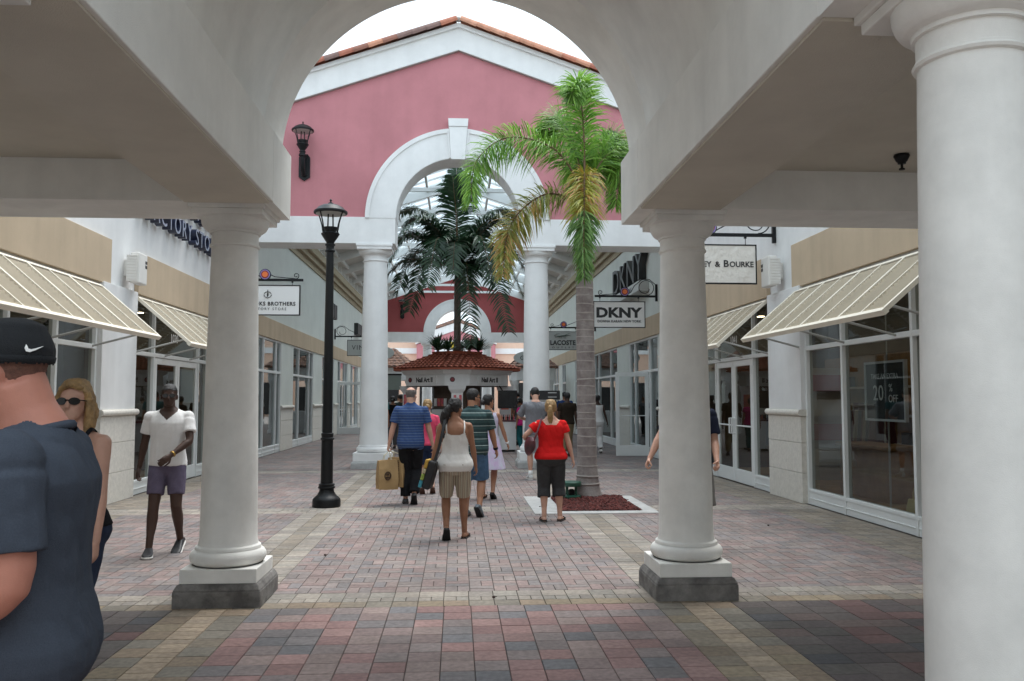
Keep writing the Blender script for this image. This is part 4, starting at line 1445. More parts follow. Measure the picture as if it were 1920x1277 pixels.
pt = thing('palm_tree', 'foxtail palm with bright green and yellowing fronds in the red mulch bed', 'palm tree', (2.09, 13.68, 0))
prof = [(.265, -.02), (.23, .06), (.198, .18), (.173, .34), (.158, .6)]
z = .6
rads = []
while z < 3.62:
    z += .05
    prof.append((.156 - .016 * (z - .6) / 3 + random.uniform(-.003, .003), z))
mb = MB()
rings = []
for r, zz in prof:
    ox = 2.092 - .034 * min(zz, 3.6) / 3.6
    rings.append([(ox + r * math.cos(2 * math.pi * k / 28), 13.68 + r * math.sin(2 * math.pi * k / 28), zz) for k in range(28)])
mb.loft(rings)
tk = mb.build('trunk', M['bark'], pt, True)
mb = MB()
zz = .24
while zz < 3.6:
    i = 0
    ox = 2.092 - .034 * zz / 3.6
    rr = .156 - .016 * max(0, zz - .6) / 3 + (.036 * max(0, (.6 - zz)) / .3 if zz < .6 else 0)
    tilt = random.uniform(-.008, .008)
    ring = []
    n = 32
    a = []
    for (dr, dz) in ((-.010, -.018), (.0015, -.010), (.0035, .006), (-.010, .016)):
        a.append([(ox + (rr + dr) * math.cos(2 * math.pi * k / n), 13.68 + (rr + dr) * math.sin(2 * math.pi * k / n), zz + dz + tilt * math.cos(2 * math.pi * k / n)) for k in range(n)])
    mb.loft(a, closed=False)
    zz += random.uniform(.10, .17)
mb.build('leaf_scar', M['bark_ring'], tk, True)
MB().tube([(2.058, 13.68, 3.58), (2.06, 13.68, 4.0), (2.065, 13.67, 4.6), (2.07, 13.66, 5.05), (2.075, 13.66, 5.3)], [.135, .125, .105, .075, .04], 18).build('crownshaft', M['crownshaft'], pt, True)
for ctrl, cf, lf in (
    ([(2.07, 13.66, 4.98), (1.559, 13.5, 5.62), (0.80, 13.3, 5.74), (0.28, 13.1, 5.28), (0.20, 13.0, 4.62)], col_green, .42),
    ([(2.05, 13.65, 4.80), (1.43, 13.4, 4.86), (0.95, 13.2, 4.50), (0.75, 13.1, 4.05), (0.70, 13.0, 3.50)], col_b, .36),
    ([(2.08, 13.68, 5.10), (2.05, 13.68, 6.15), (1.95, 13.5, 6.72), (1.80, 13.2, 6.45)], col_green, .46),
    ([(2.07, 13.7, 5.10), (1.86, 14.0, 6.05), (1.62, 14.3, 6.42), (1.42, 14.6, 6.02)], col_green, .44),
    ([(2.10, 13.7, 5.05), (2.40, 13.8, 5.55), (2.66, 13.9, 5.75), (2.72, 14.0, 5.40), (2.66, 14.1, 4.85)], col_green, .46),
    ([(2.1, 13.75, 5.05), (2.42, 14.0, 5.75), (2.68, 14.2, 6.05), (2.84, 14.3, 5.65)], col_green, .46),
    ([(2.06, 13.6, 5.02), (2.0, 13.22, 5.15), (1.945, 12.9, 4.62), (1.92, 12.8, 4.05), (1.92, 12.78, 3.45)], col_mix, .34),
    ([(2.09, 13.74, 5.05), (2.12, 14.3, 5.75), (2.15, 14.9, 5.6), (2.2, 15.3, 5.0)], col_green, .42)):
    frond(pt, ctrl, 100, lf * 1.3, .019, cf, M['leaf'], True, droop=.6)

dp = thing('palm_tree', 'dark shaded palm rising from the tiled roof of the kiosk', 'palm tree', (0, 27.0, 3.0))
mb = MB()
prof = [(.17, 2.95), (.14, 3.1), (.115, 3.3)] + [(.11 - .008 * k / 14 + (.006 if k % 2 else 0), 3.4 + 1.9 * k / 14) for k in range(15)] + [(.10, 5.5), (.07, 5.9)]
mb.lathe(prof, (0, 27.0, 0), 16)
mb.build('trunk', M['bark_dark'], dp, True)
C0 = Vector((0, 27.0, 5.75))
for az, rise, reach, drop in ((175, 1.1, 2.1, .6), (200, .9, 2.2, 1.0), (160, 2.0, 1.9, .1), (185, .2, 2.25, .7), (150, .3, 1.7, 1.6), (5, .8, 2.1, .9), (20, 2.0, 1.9, .2), (-15, .25, 2.0, 1.2),
                              (-40, -.2, 1.9, 1.9), (-70, -.1, 1.15, 2.4), (95, 2.9, .6, -.6), (-100, 2.2, .9, -.5), (-95, .6, 1.5, 1.0), (60, 1.6, 1.7, .3), (120, 1.5, 1.7, .5), (-150, 1.4, 1.8, .4), (-30, 1.5, 1.9, .4), (80, .4, 1.9, .9), (190, 1.5, 1.9, .8), (-8, 1.4, 1.9, 1.0), (-120, .7, 1.7, 1.5), (-55, .8, 1.7, 1.4), (168, .5, 1.9, 1.3)):
    a = R(az)
    d = Vector((math.cos(a), math.sin(a), 0))
    reach *= 1.06
    ctrl = [C0 + d * .05, C0 + d * reach * .35 + Vector((0, 0, rise * .75)), C0 + d * reach * .7 + Vector((0, 0, rise)), C0 + d * reach + Vector((0, 0, rise - drop))]
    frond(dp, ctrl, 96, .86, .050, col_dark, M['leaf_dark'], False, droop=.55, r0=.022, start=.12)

# planting on the kiosk roof
def spiky(x, y, z, n, L, label, pink=False):
    t = thing('spiky_plant', label, 'plant', (x, y, z), group='spiky plants on top of the kiosk roof')
    V, F, C = [], [], []
    for k in range(n):
        a = random.uniform(0, 2 * math.pi)
        e = random.uniform(.15, 1.35)
        d = Vector((math.cos(a) * math.cos(e), math.sin(a) * math.cos(e), math.sin(e)))
        wv = d.cross(Vector((0, 0, 1))).normalized() * .022
        l = L * random.uniform(.6, 1.1)
        p0 = Vector((x, y, z))
        p1 = p0 + d * l * .6
        p2 = p0 + d * l + Vector((0, 0, -l * .18))
        q = len(V)
        V += [p0 - wv * .6, p0 + wv * .6, p1 - wv, p1 + wv, p2]
        F += [(q, q + 1, q + 3, q + 2), (q + 2, q + 3, q + 4)]
        c = lerp3((.02, .05, .025), (.06, .11, .05), random.random())
        C += [c, c]
    me = bpy.data.meshes.new('leaves')
    me.from_pydata(V, [], F)
    tint_attr(me, C)
    link('leaves', me, M['leaf_dark'], t)
    MB().tube([(x, y, z - .08), (x, y, z + .12)], .04, 8).build('stem', M['bark_dark'], t)
    return t
for x, y, n, L in ((-.60, 26.6, 130, .72), (-.28, 26.4, 110, .62), (.38, 26.4, 110, .64), (.66, 26.7, 130, .70), (.1, 27.6, 80, .6)):
    spiky(x, y, 3.08, n, L, 'green spiky plant at the foot of the palm on the kiosk roof')

# mulch bed, curb, green fixture
cb = MB()
x0, x1, y0, y1 = CURB
a0, a1, b0, b1 = HOLE
for r in ((x0, x1, y0, b0), (x0, x1, b1, y1), (x0, a0, b0, b1), (a1, x1, b0, b1)):
    cb.box(*r, -.02, .012)
t = tag(cb.build('planter_curb', M['concrete'], None, bevel=.006), 'pale concrete curb framing the red mulch bed under the palm', 'curb')
MB().box(a0, a1, b0, b1, -.05, -.012).build('mulch_base', M['soil'], t)
V, F, C = [], [], []
for k in range(5200):
    x, y = random.uniform(a0, a1), random.uniform(b0, b1)
    z = .0 + .03 * random.random() + .03 * max(0, 1 - ((x - 2.09) ** 2 + (y - 13.6) ** 2) / .5)
    l, wd = random.uniform(.012, .035), random.uniform(.006, .014)
    A = random.uniform(0, math.pi)
    tl = random.uniform(-.6, .6)
    dx, dy, dz = math.cos(A) * l, math.sin(A) * l, tl * l
    ex, ey = -math.sin(A) * wd, math.cos(A) * wd
    n = len(V)
    V += [(x - dx - ex, y - dy - ey, z - dz), (x + dx - ex, y + dy - ey, z + dz), (x + dx + ex, y + dy + ey, z + dz), (x - dx + ex, y - dy + ey, z - dz + .006), (x, y, z + .016)]
    F += [(n, n + 1, n + 4), (n + 1, n + 2, n + 4), (n + 2, n + 3, n + 4), (n + 3, n, n + 4)]
    c = lerp3((.16, .035, .028), (.05, .014, .012), random.random())
    C += [c] * 4
me = bpy.data.meshes.new('red_mulch')
me.from_pydata(V, [], F)
tint_attr(me, C)
tag(link('red_mulch', me, M['mulch']), 'dark red wood mulch filling the palm bed', 'mulch', kind='stuff')
t = thing('garden_fixture', 'low green metal garden fixture with a round top beside the palm trunk', 'garden fixture', (1.80, 13.45, 0))
x, y = 1.80, 13.45
MB().lathe([(.14, .0), (.15, .02), (.15, .075), (.12, .09)], (x, y, 0), 24).build('base', M['green_paint'], t, 'auto')
MB().lathe([(.15, .225), (.155, .235), (.155, .285), (.14, .30)], (x, y, 0), 28).build('top', M['green_paint'], t, 'auto')
for k in range(4):
    a = R(45 + 90 * k)
    MB().tube([(x + .10 * math.cos(a), y + .10 * math.sin(a), .08), (x + .10 * math.cos(a), y + .10 * math.sin(a), .23)], .014, 8).build('leg', M['green_paint'], t)
MB().lathe([(.05, .09), (.05, .16), (.03, .18)], (x, y, 0), 16).build('lamp_can', M['iron'], t)
for k, (x, y) in enumerate(((-1.33, 8.9), (3.9, 10.6), (0.3, 6.95), (1.22, 12.6), (1.30, 12.75))):
    mb = MB()
    mb.ball((x, y, .014), (.015, .011, .010), 8, 6)
    mb.tube([(x + .010, y, .014), (x + .026, y + .006, .018)], .003, 5)
    tag(mb.build('fallen_seed', mat('dark_seed', (.035, .015, .012), .8) if k == 0 else bpy.data.materials['dark_seed']), 'small dark fallen palm seed lying on the paving', 'seed', 'fallen palm seeds on the paving')

# ================================================================ kiosks
def octa(Rr, a):
    return [(a, -Rr), (Rr, -a), (Rr, a), (a, Rr), (-a, Rr), (-Rr, a), (-Rr, -a), (-a, -Rr)]
def oct_prism(mb, c, R0, z0, R1, z1, a0=.40, a1=None):
    a1 = a0 if a1 is None else a1
    p = [mb.v((c[0] + x, c[1] + y, z0)) for x, y in octa(R0, a0)]
    q = [mb.v((c[0] + x, c[1] + y, z1)) for x, y in octa(R1, a1)]
    mb.f(list(reversed(p)))
    mb.f(q)
    for i in range(8):
        mb.f([p[i], p[(i + 1) % 8], q[(i + 1) % 8], q[i]])
def tiled_roof(root, c, R0, z0, R1, z1, a0, a1, m, rows=7, pitch=.17):
    V, F = [], []
    A = octa(R0, a0)
    B = octa(R1, a1)
    for i in range(8):
        p0, p1 = Vector(A[i]), Vector(A[(i + 1) % 8])
        q0, q1 = Vector(B[i]), Vector(B[(i + 1) % 8])
        n = max(4, int((p1 - p0).length / .035))
        for r in range(rows):
            base = len(V)
            for e, lift in ((0, .035), (1.08, .0)):
                t = min(1, (r + e) / rows)
                for k in range(n + 1):
                    u = k / n
                    P = (p0 * (1 - u) + p1 * u) * (1 - t) + (q0 * (1 - u) + q1 * u) * t
                    xx = (P - (p0 + (q0 - p0) * t)).length
                    h = .045 * abs(math.sin(math.pi * xx / pitch))
                    V.append((c[0] + P.x, c[1] + P.y, z0 + (z1 - z0) * t + h + lift))
            for k in range(n):
                F.append((base + k, base + k + 1, base + n + 1 + k + 1, base + n + 1 + k))
    me = bpy.data.meshes.new('roof')
    me.from_pydata(V, [], F)
    o = link('roof', me, m, root)
    mb = MB()
    oct_prism(mb, c, R0 - .02, z0 - .03, R0 - .02, z0 + .02, a0)
    oct_prism(mb, c, R0 - .04, z0 + .021, R1, z1 - .01, a0, a1)
    mb.build('roof_core', m, o)
    return o
KC = (0.0, 26.95)
kk = thing('kiosk', 'white octagonal kiosk with red tiled roof and nail salon signs', 'kiosk', (KC[0], KC[1], 0))
tiled_roof(kk, KC, 1.98, 2.48, .74, 2.95, .50, .24, M['clay_red'])
mb = MB(); oct_prism(mb, KC, 1.66, 2.33, 1.74, 2.47, .41, .43); mb.build('eave_fascia', M['white_trim'], kk)
mb = MB(); oct_prism(mb, KC, 1.58, 1.98, 1.58, 2.329, .37); fr = mb.build('frieze', M['white_trim'], kk)
mb = MB(); oct_prism(mb, KC, .75, 2.95, .80, 3.05, .25); mb.build('roof_planter', M['clay_red'], kk)
V8 = octa(1.58, .37)
for i in (0, 6):                       # the two diagonal faces that look towards us
    p, q = V8[i], V8[(i + 1) % 8]
    mid = Vector(((p[0] + q[0]) / 2 + KC[0], (p[1] + q[1]) / 2 + KC[1], 0))
    dirv = Vector((q[0] - p[0], q[1] - p[1], 0)).normalized()
    nrm = Vector((dirv.y, -dirv.x, 0))
    rot = Matrix((( dirv.x, 0, nrm.x, 0), (dirv.y, 0, nrm.y, 0), (0, 1, 0, 0), (0, 0, 0, 1)))
    b = MB()
    b.T = Matrix.Translation(mid + nrm * .012) @ rot
    b.box(-.52, .52, 2.045, 2.275, -.012, .010)
    pn = b.build('sign_panel', M['board_white'], fr)
    text(pn, 'Nail Art II', .20, mid + nrm * .026 + Vector((0, 0, 2.09)), rot, .006, M['ink'], fit=.72, bold=.03)
for ang_, rr in ((-90, 1.585), (-132, 0), (-48, 0)):
    if rr:
        px, py, nn = KC[0] + .0, KC[1] - 1.585, Vector((0, -1, 0))
    else:
        sx = 1 if ang_ == -48 else -1
        px, py, nn = KC[0] + sx * 1.44, KC[1] - .52, Vector((sx * .707, -.707, 0))
        if sx > 0:
            continue
    rot = Vector((0, 0, 1)).rotation_difference(nn).to_matrix().to_4x4()
    for r, d, mm in ((.075, .012, 'iron'), (.055, .02, 'maroon')):
        b = MB()
        b.T = Matrix.Translation((px - (.14 if rr else 0), py, 2.16)) @ rot
        b.lathe([(r, 0), (r, d)], (0, 0, 0), 20)
        b.build('medallion', M[mm], fr)
for i in range(8):                     # corner posts with flared caps
    p, q = V8[i - 1], V8[i]
    if i % 2:
        continue
    mx_, my_ = (p[0] + q[0]) / 2 * .96, (p[1] + q[1]) / 2 * .96
    mb = MB()
    mb.box(KC[0] + mx_ - .17, KC[0] + mx_ + .17, KC[1] + my_ - .17, KC[1] + my_ + .17, 0, 1.76)
    a = MB()
    for (h0, h1, w0, w1) in ((1.76, 1.86, .17, .24), (1.86, 1.979, .24, .27)):
        mb.hexa([(KC[0] + mx_ + sx * w0, KC[1] + my_ + sy * w0, h0 + .001) for sx, sy in ((-1, -1), (1, -1), (1, 1), (-1, 1))] + [(KC[0] + mx_ + sx * w1, KC[1] + my_ + sy * w1, h1) for sx, sy in ((-1, -1), (1, -1), (1, 1), (-1, 1))])
    po = mb.build('post', M['white_trim'], kk)
    if i in (0, 2, 6):
        b = MB()
        if i == 0:
            for x in (-.10, .06):
                b.box(KC[0] + mx_ + x, KC[0] + mx_ + x + .075, KC[1] + my_ - .178, KC[1] + my_ - .171, 1.18, 1.70)
        else:
            b.box(KC[0] + mx_ - .14, KC[0] + mx_ + .10, KC[1] + my_ - .178, KC[1] + my_ - .171, 1.25, 1.72)
        b.build('poster', M['magenta'], po)
mb = MB(); oct_prism(mb, KC, 1.42, 0, 1.42, .86, .33); mb.build('counter_wall', M['white_trim'], kk)
mb = MB(); oct_prism(mb, KC, 1.50, .86, 1.50, .92, .35); mb.build('counter_top', mat('magenta_counter', (.22, .02, .07), .4), kk)
mb = MB(); oct_prism(mb, KC, .72, .92, .72, 1.97, .25); mb.build('core', M['dark_in'], kk)
for k in range(16):                    # goods pinned up on the core, facing the court
    sx = -1 if k % 2 else 1
    u = .12 + (k // 2 % 4) * .12
    px, py = sx * (.25 + u * .84), -.72 + u * .84
    zz = 1.12 + (k // 8) * .36
    b = MB()
    b.T = Matrix.Translation((KC[0] + px, KC[1] + py, zz)) @ Matrix.Rotation(R(45 * sx), 4, 'Z')
    b.box(-.05, .05, -.03, -.002, -.12, .12)
    b.build('pinned_card', M['magenta'] if k % 3 else M['board_white'], kk)
mb = MB(); oct_prism(mb, KC, 1.55, 1.965, 1.55, 1.975, .36); mb.build('ceiling', M['dark_in'], kk)
t = thing('mirror', 'small framed mirror standing on the kiosk counter', 'mirror', (-.52, 25.95, .92))
MB().box(-.80, -.22, 25.93, 25.96, .93, 1.30).build('frame', M['iron'], t, bevel=.01)
MB().box(-.77, -.25, 25.925, 25.929, .96, 1.27).build('glass', mat('mirror_grey', (.45, .47, .46), .15, spec=.6), t)
t = thing('bottle_tray', 'white tray of small nail polish bottles on the kiosk counter', 'tray', (-.5, 25.8, .92))
MB().box(-.78, -.18, 25.66, 25.80, .921, .945).build('tray', M['plastic_white'], t)
for k in range(9):
    MB().lathe([(.018, 0), (.02, .04), (.008, .05), (.008, .085)], (-.74 + k * .065, 25.73, .946), 10).build('bottle', M['plastic_white'] if k % 3 else M['magenta'], t)
t = thing('display_counter', 'white display counter at the right of the kiosk with a dark red top', 'counter', (1.52, 26.0, 0))
MB().box(1.25, 1.78, 25.72, 26.5, .06, .90).build('cabinet', M['white_trim'], t, bevel=.01)
MB().box(1.23, 1.80, 25.70, 26.52, .901, .945).build('top', mat('dark_red_top', (.10, .03, .035), .4), t, bevel=.006)
MB().box(1.29, 1.74, 25.76, 26.46, 0, .06).build('toe_kick', M['black'], t)
for k in range(8):
    MB().lathe([(.022, 0), (.026, .09), (.012, .11), (.012, .16)], (1.30 + k * .06, 25.85 + (k % 3) * .12, .946), 10).build('bottle', M['magenta'] if k % 2 else M['iron'], t)
t = thing('television', 'black flat television hanging at the right corner of the kiosk', 'television', (1.5, 25.6, 1.3))
MB().box(1.22, 1.80, 25.60, 25.66, 1.30, 1.84).build('body', M['black'], t, bevel=.012)
MB().box(1.25, 1.77, 25.592, 25.598, 1.33, 1.81).build('screen', M['screen'], t)
MB().tube([(1.5, 25.67, 1.6), (1.4, 25.9, 1.8), (1.3, 26.2, 1.97)], .02, 8).build('arm', M['iron'], t)

def pavilion(x, label):
    t = thing('kiosk', label, 'kiosk', (x, 41, 0))
    c = (x, 41.0)
    tiled_roof(t, c, 1.22, 3.06, .1, 3.95, .9, .05, M['clay_mix'], rows=7, pitch=.24)
    mb = MB(); oct_prism(mb, c, 1.05, 2.45, 1.05, 3.02, .78); mb.build('frieze', M['white_trim'], t)
    for sx in (-1, 1):
        for sy in (-1, 1):
            MB().lathe([(.2, 0), (.2, .12), (.17, .16), (.15, .2), (.13, 2.25), (.18, 2.35), (.18, 2.449)], (x + sx * .82, 41 + sy * .82, 0), 20).build('column', M['white_trim'], t, 'auto')
    mb = MB(); oct_prism(mb, c, .7, 0, .7, 1.0, .4); mb.build('counter', M['white_trim'], t)
    return t
pavilion(-3.08, 'small kiosk with weathered tile roof partly hidden by the tall left column')
pavilion(3.58, 'small kiosk with weathered tile roof partly hidden by the tall right column')
t = thing('directory_sign', 'small grey green signboard left of the kiosk by the tall column', 'sign', (-2.4, 30, 0))
MB().box(-2.95, -1.95, 29.98, 30.02, 1.90, 2.40).build('board', mat('sage_board', (.25, .30, .27), .6), t)
MB().box(-2.97, -1.93, 29.97, 30.03, 2.40, 2.46).build('top_rail', M['iron'], t)
MB().box(-2.5, -2.42, 29.98, 30.02, 0, 1.9).build('post', M['iron'], t)
# ================================================================ PEOPLE
def remesh(mb, voxel, smooth_it=4, noise_amp=0.0, noise_sc=(9, 9, 5), keep=None, fac=0.5):
    bmesh.ops.recalc_face_normals(mb.bm, faces=mb.bm.faces)
    me = bpy.data.meshes.new('tmp')
    mb.bm.to_mesh(me)
    mb.bm.free()
    o = bpy.data.objects.new('tmp', me)
    TMP.objects.link(o)
    r = o.modifiers.new('r', 'REMESH')
    r.mode = 'VOXEL'
    r.voxel_size = voxel
    if smooth_it:
        s = o.modifiers.new('s', 'SMOOTH')
        s.factor = fac
        s.iterations = smooth_it
    dg = bpy.context.evaluated_depsgraph_get()
    out = bpy.data.meshes.new_from_object(o.evaluated_get(dg))
    bpy.data.objects.remove(o)
    bpy.data.meshes.remove(me)
    if noise_amp or keep:
        bm = bmesh.new()
        bm.from_mesh(out)
        if noise_amp:
            bm.normal_update()
            for v in bm.verts:
                c = v.co
                k = noise.noise(Vector((c.x * noise_sc[0], c.y * noise_sc[1], c.z * noise_sc[2] + c.x * 6 + c.y * 3)))
                k2 = noise.noise(Vector((c.x * 26 + c.z * 14, c.y * 26, c.z * 13 - c.x * 8)))
                v.co = c + v.normal * (noise_amp * (abs(k) * 1.3 - .3 + .35 * k2))
        if keep:
            bmesh.ops.delete(bm, geom=[f for f in bm.faces if not keep(f.calc_center_median())], context='FACES')
        bm.to_mesh(out)
        bm.free()
    return out
TMP = COL

def skin_mat(name, col):
    m = mat(name, col, 0.5, bump=.12, bscale=300, mottle=.10, mscale=9, spec=.35)
    b = m.node_tree.nodes['Principled BSDF']
    b.inputs['Subsurface Weight'].default_value = .06
    b.inputs['Subsurface Radius'].default_value = (.02, .008, .004)
    return m
def cloth(name, col, mottle=.12, col2=None, mscale=14):
    return mat(name, col, .92, bump=.35, bscale=420, mottle=mottle, mscale=mscale, spec=.12, col2=col2)
SK = {'tan': skin_mat('skin_tan', (.40, .20, .12)), 'fair': skin_mat('skin_fair', (.56, .32, .235)), 'red': skin_mat('skin_sunburnt', (.48, .205, .145)),
      'dark': skin_mat('skin_dark', (.065, .034, .024)), 'brown': skin_mat('skin_brown', (.30, .145, .085))}
HR = {'black': mat('hair_black', (.010, .008, .008), .5, bump=.8, bscale=120), 'brown': mat('hair_brown', (.05, .028, .018), .5, bump=.8, bscale=120),
      'blond': mat('hair_blond', (.36, .22, .09), .5, bump=.9, bscale=110, mottle=.4, mscale=22), 'grey': mat('hair_grey', (.14, .12, .11), .6, bump=.7, bscale=140)}

MALE = [(.80, .10, .075, -.005), (.86, .158, .115, -.01), (.93, .172, .125, -.012), (1.00, .166, .118, -.004), (1.08, .158, .112, .004), (1.17, .160, .115, .004),
        (1.26, .172, .122, .002), (1.34, .184, .124, -.004), (1.40, .176, .108, -.012), (1.445, .138, .082, -.018), (1.475, .085, .066, -.02), (1.50, .062, .062, -.016)]
FEMALE = [(.80, .10, .08, -.005), (.86, .168, .122, -.012), (.93, .184, .132, -.018), (1.00, .170, .118, -.006), (1.08, .142, .102, .004), (1.17, .140, .102, .004),
          (1.26, .150, .112, .004), (1.33, .158, .112, .0), (1.39, .150, .096, -.008), (1.435, .118, .074, -.014), (1.465, .072, .058, -.014), (1.49, .052, .052, -.01)]
HEAD = [(-.004, .018, .078, .040), (.004, .034, .088, .018), (.02, .046, .091, -.004), (.045, .056, .090, -.035), (.07, .064, .088, -.062), (.095, .069, .086, -.080), (.115, .072, .083, -.088),
        (.14, .075, .085, -.094), (.165, .074, .080, -.095), (.19, .066, .066, -.086), (.21, .050, .043, -.068), (.224, .028, .014, -.040), (.229, .010, -.005, -.022)]

def interp(tab, z):
    if z <= tab[0][0]:
        return tab[0][1:]
    for a, b in zip(tab, tab[1:]):
        if z <= b[0]:
            t = (z - a[0]) / (b[0] - a[0])
            t = t * t * (3 - 2 * t) * .5 + t * .5
            return tuple(a[k] + (b[k] - a[k]) * t for k in range(1, len(a)))
    return tab[-1][1:]

def ik(a, b, l1, l2, pole):
    a, b, pole = Vector(a), Vector(b), Vector(pole)
    d = b - a
    L = min(d.length, (l1 + l2) * .999)
    dn = d.normalized()
    b = a + dn * L
    x = (l1 * l1 - l2 * l2 + L * L) / (2 * L)
    h = math.sqrt(max(0, l1 * l1 - x * x))
    p = pole - dn * pole.dot(dn)
    p = p.normalized() if p.length > 1e-6 else Vector((0, 1, 0))
    return a + dn * x + p * h, b

class Fig:
    """Local frame: facing +Y, right hand at +X, ground z = 0, built for height h."""
    def __init__(s, label, loc, rz, h=1.75, sex='m', girth=1.0, belly=0.0, skin='fair', feet=None, hands=None, curl=.5, head_yaw=0, head_pitch=0, head_fwd=0, neck=1.0,
                 lean=0.0, twist=0, voxel=.0075, group=None, elbow_out=.25, barefoot=True, arm_girth=1.0, hip=1.0):
        s.h, s.k = h, h / 1.75
        s.sex, s.g, s.belly = sex, girth, belly
        s.vox = voxel
        s.skin = SK[skin]
        s.root = thing('person', label, 'person', loc, R(rz), group)
        s.tab = MALE if sex == 'm' else FEMALE
        s.lean, s.twist = lean, R(twist)
        s.ag, s.hp = arm_girth, hip
        k = s.k
        feet = feet or dict(L=(-.09, .14, 0, 0), R=(.09, -.16, 30, 0))
        s.feet, s.legs = {}, {}
        hipz = .905 * k
        for sd, sx in (('L', -1), ('R', 1)):
            fx, fy, pitch, yaw = feet[sd]
            Mf = Matrix.Translation((fx * k, fy * k, 0)) @ Matrix.Rotation(R(yaw), 4, 'Z')
            if pitch >= 0:                # heel raised about the ball of the foot
                Mf = Mf @ Matrix.Translation((0, .13 * k, 0.0)) @ Matrix.Rotation(R(-pitch), 4, 'X') @ Matrix.Translation((0, -.13 * k, 0))
            else:                          # toe raised about the heel
                Mf = Mf @ Matrix.Translation((0, -.04 * k, 0)) @ Matrix.Rotation(R(-pitch), 4, 'X') @ Matrix.Translation((0, .04 * k, 0))
            s.feet[sd] = Mf
            ank = Mf @ Vector((0, 0, .085 * k))
            hp = Vector((sx * .088 * k * hip, 0, hipz))
            kn, ank2 = ik(hp, ank, .43 * k, .405 * k, (sx * .04, 1, 0))
            s.legs[sd] = (hp, kn, ank)
        s.arms = {}
        sw = (.188 if sex == 'm' else .158) * (1 + (girth - 1) * .55)
        hands = hands or {}
        for sd, sx in (('L', -1), ('R', 1)):
            sh = s.P(Vector((sx * sw * k, -.012 * k, 1.415 * k)))
            tgt = hands.get(sd, (sx * .27, -.02, .80))
            tgt = Vector(tgt[:3]) * k
            pole = hands.get(sd + 'p', (sx * elbow_out, -1, 0))
            el, wr = ik(sh, tgt, .285 * k, .255 * k, pole)
            s.arms[sd] = (sh, el, wr, hands.get(sd + 'c', curl), hands.get(sd + 'n'))
        base = s.P(Vector((0, -.012 * k, 1.49 * k)))
        s.neck0 = base
        s.nk = neck
        s.Mh = Matrix.Translation(s.P(Vector((0, (.018 + head_fwd) * k, 1.52 * k)))) @ Matrix.Rotation(R(head_yaw), 4, 'Z') @ Matrix.Rotation(R(head_pitch), 4, 'X') @ Matrix.Scale(k * (1.0 if sex == 'm' else .98), 4)
    def P(s, v):
        """lean and twist the trunk above the hips"""
        z0 = .95 * s.k
        t = max(0, (v.z - z0) / (.5 * s.k))
        q = Matrix.Rotation(s.twist * min(1, t), 3, 'Z') @ Vector((v.x, v.y, v.z))
        q.y += s.lean * t * s.k
        return q
    # --- volumes
    def trunk(s, mb, z0, z1, infl=0.0, n=24, flare=None):
        k = s.k
        m = max(4, int((z1 - z0) / .035))
        rings = []
        for i in range(m + 1):
            z = z0 + (z1 - z0) * i / m
            hw, hd, oy = interp(s.tab, z)
            g = s.g if z < 1.38 else 1 + (s.g - 1) * max(0, (1.5 - z) / .12) * .8
            hw *= g * (s.hp if z < 1.0 else 1)
            hd *= g
            front = s.belly * math.exp(-((z - 1.06) / .13) ** 2)
            add = infl + (flare(z) if flare else 0)
            r = []
            for j in range(n):
                a = 2 * math.pi * j / n
                cx, cy = math.cos(a), math.sin(a)
                ex = math.copysign(abs(cx) ** .86, cx)
                ey = math.copysign(abs(cy) ** .86, cy)
                y = oy + (hd + add) * ey + (front * max(0, cy) if cy > 0 else 0)
                r.append(s.P(Vector(((hw + add) * ex, y, z)) * k))
            rings.append(r)
        mb.loft(rings)
    def limb(s, mb, pts, rad, n=14):
        mb.tube(pts, rad, n, round_ends=True)
    def leg(s, mb, sd, t0=0.0, t1=2.0, infl=0.0, flare=0.0, thick=1.0):
        hp, kn, an = s.legs[sd]
        k = s.k
        g = 1 + (s.g - 1) * .6
        prof = [(0, .088), (.25, .084), (.5, .075), (.8, .062), (1.0, .056), (1.12, .055), (1.3, .058), (1.5, .050), (1.75, .038), (2.0, .036)]
        if s.sex == 'f':
            prof = [(t, r * (1.05 if t < 1 else .97)) for t, r in prof]
        pts, rr = [], []
        ts = [t0 + (t1 - t0) * i / 14 for i in range(15)]
        for t in ts:
            p = hp.lerp(kn, t) if t <= 1 else kn.lerp(an, t - 1)
            if 1.1 < t < 1.7:
                p = p + Vector((0, -.014 * k * math.sin((t - 1.1) / .6 * math.pi), 0))
            r = interp(prof, t)[0] * (g if t < 1.2 else 1 + (g - 1) * .6) * thick
            pts.append(p)
            rr.append((r + infl + flare * max(0, (t - t0) / max(.01, t1 - t0))) * k)
        return pts, rr
    def arm_pts(s, sd, t0, t1, infl=0.0, flare=0.0):
        sh, el, wr = s.arms[sd][:3]
        k = s.k
        f = (1.0 if s.sex == 'm' else .86) * (1 + (s.g - 1) * .5) * s.ag
        prof = [(-.05, .050), (0, .057), (.2, .056), (.5, .047), (.85, .041), (1.0, .040), (1.2, .043), (1.5, .036), (1.85, .027), (2.0, .026)]
        pts, rr = [], []
        for i in range(13):
            t = t0 + (t1 - t0) * i / 12
            p = sh.lerp(el, t) if t <= 1 else el.lerp(wr, t - 1)
            pts.append(p)
            rr.append((interp(prof, t)[0] * f + infl + flare * i / 12) * k)
        return pts, rr
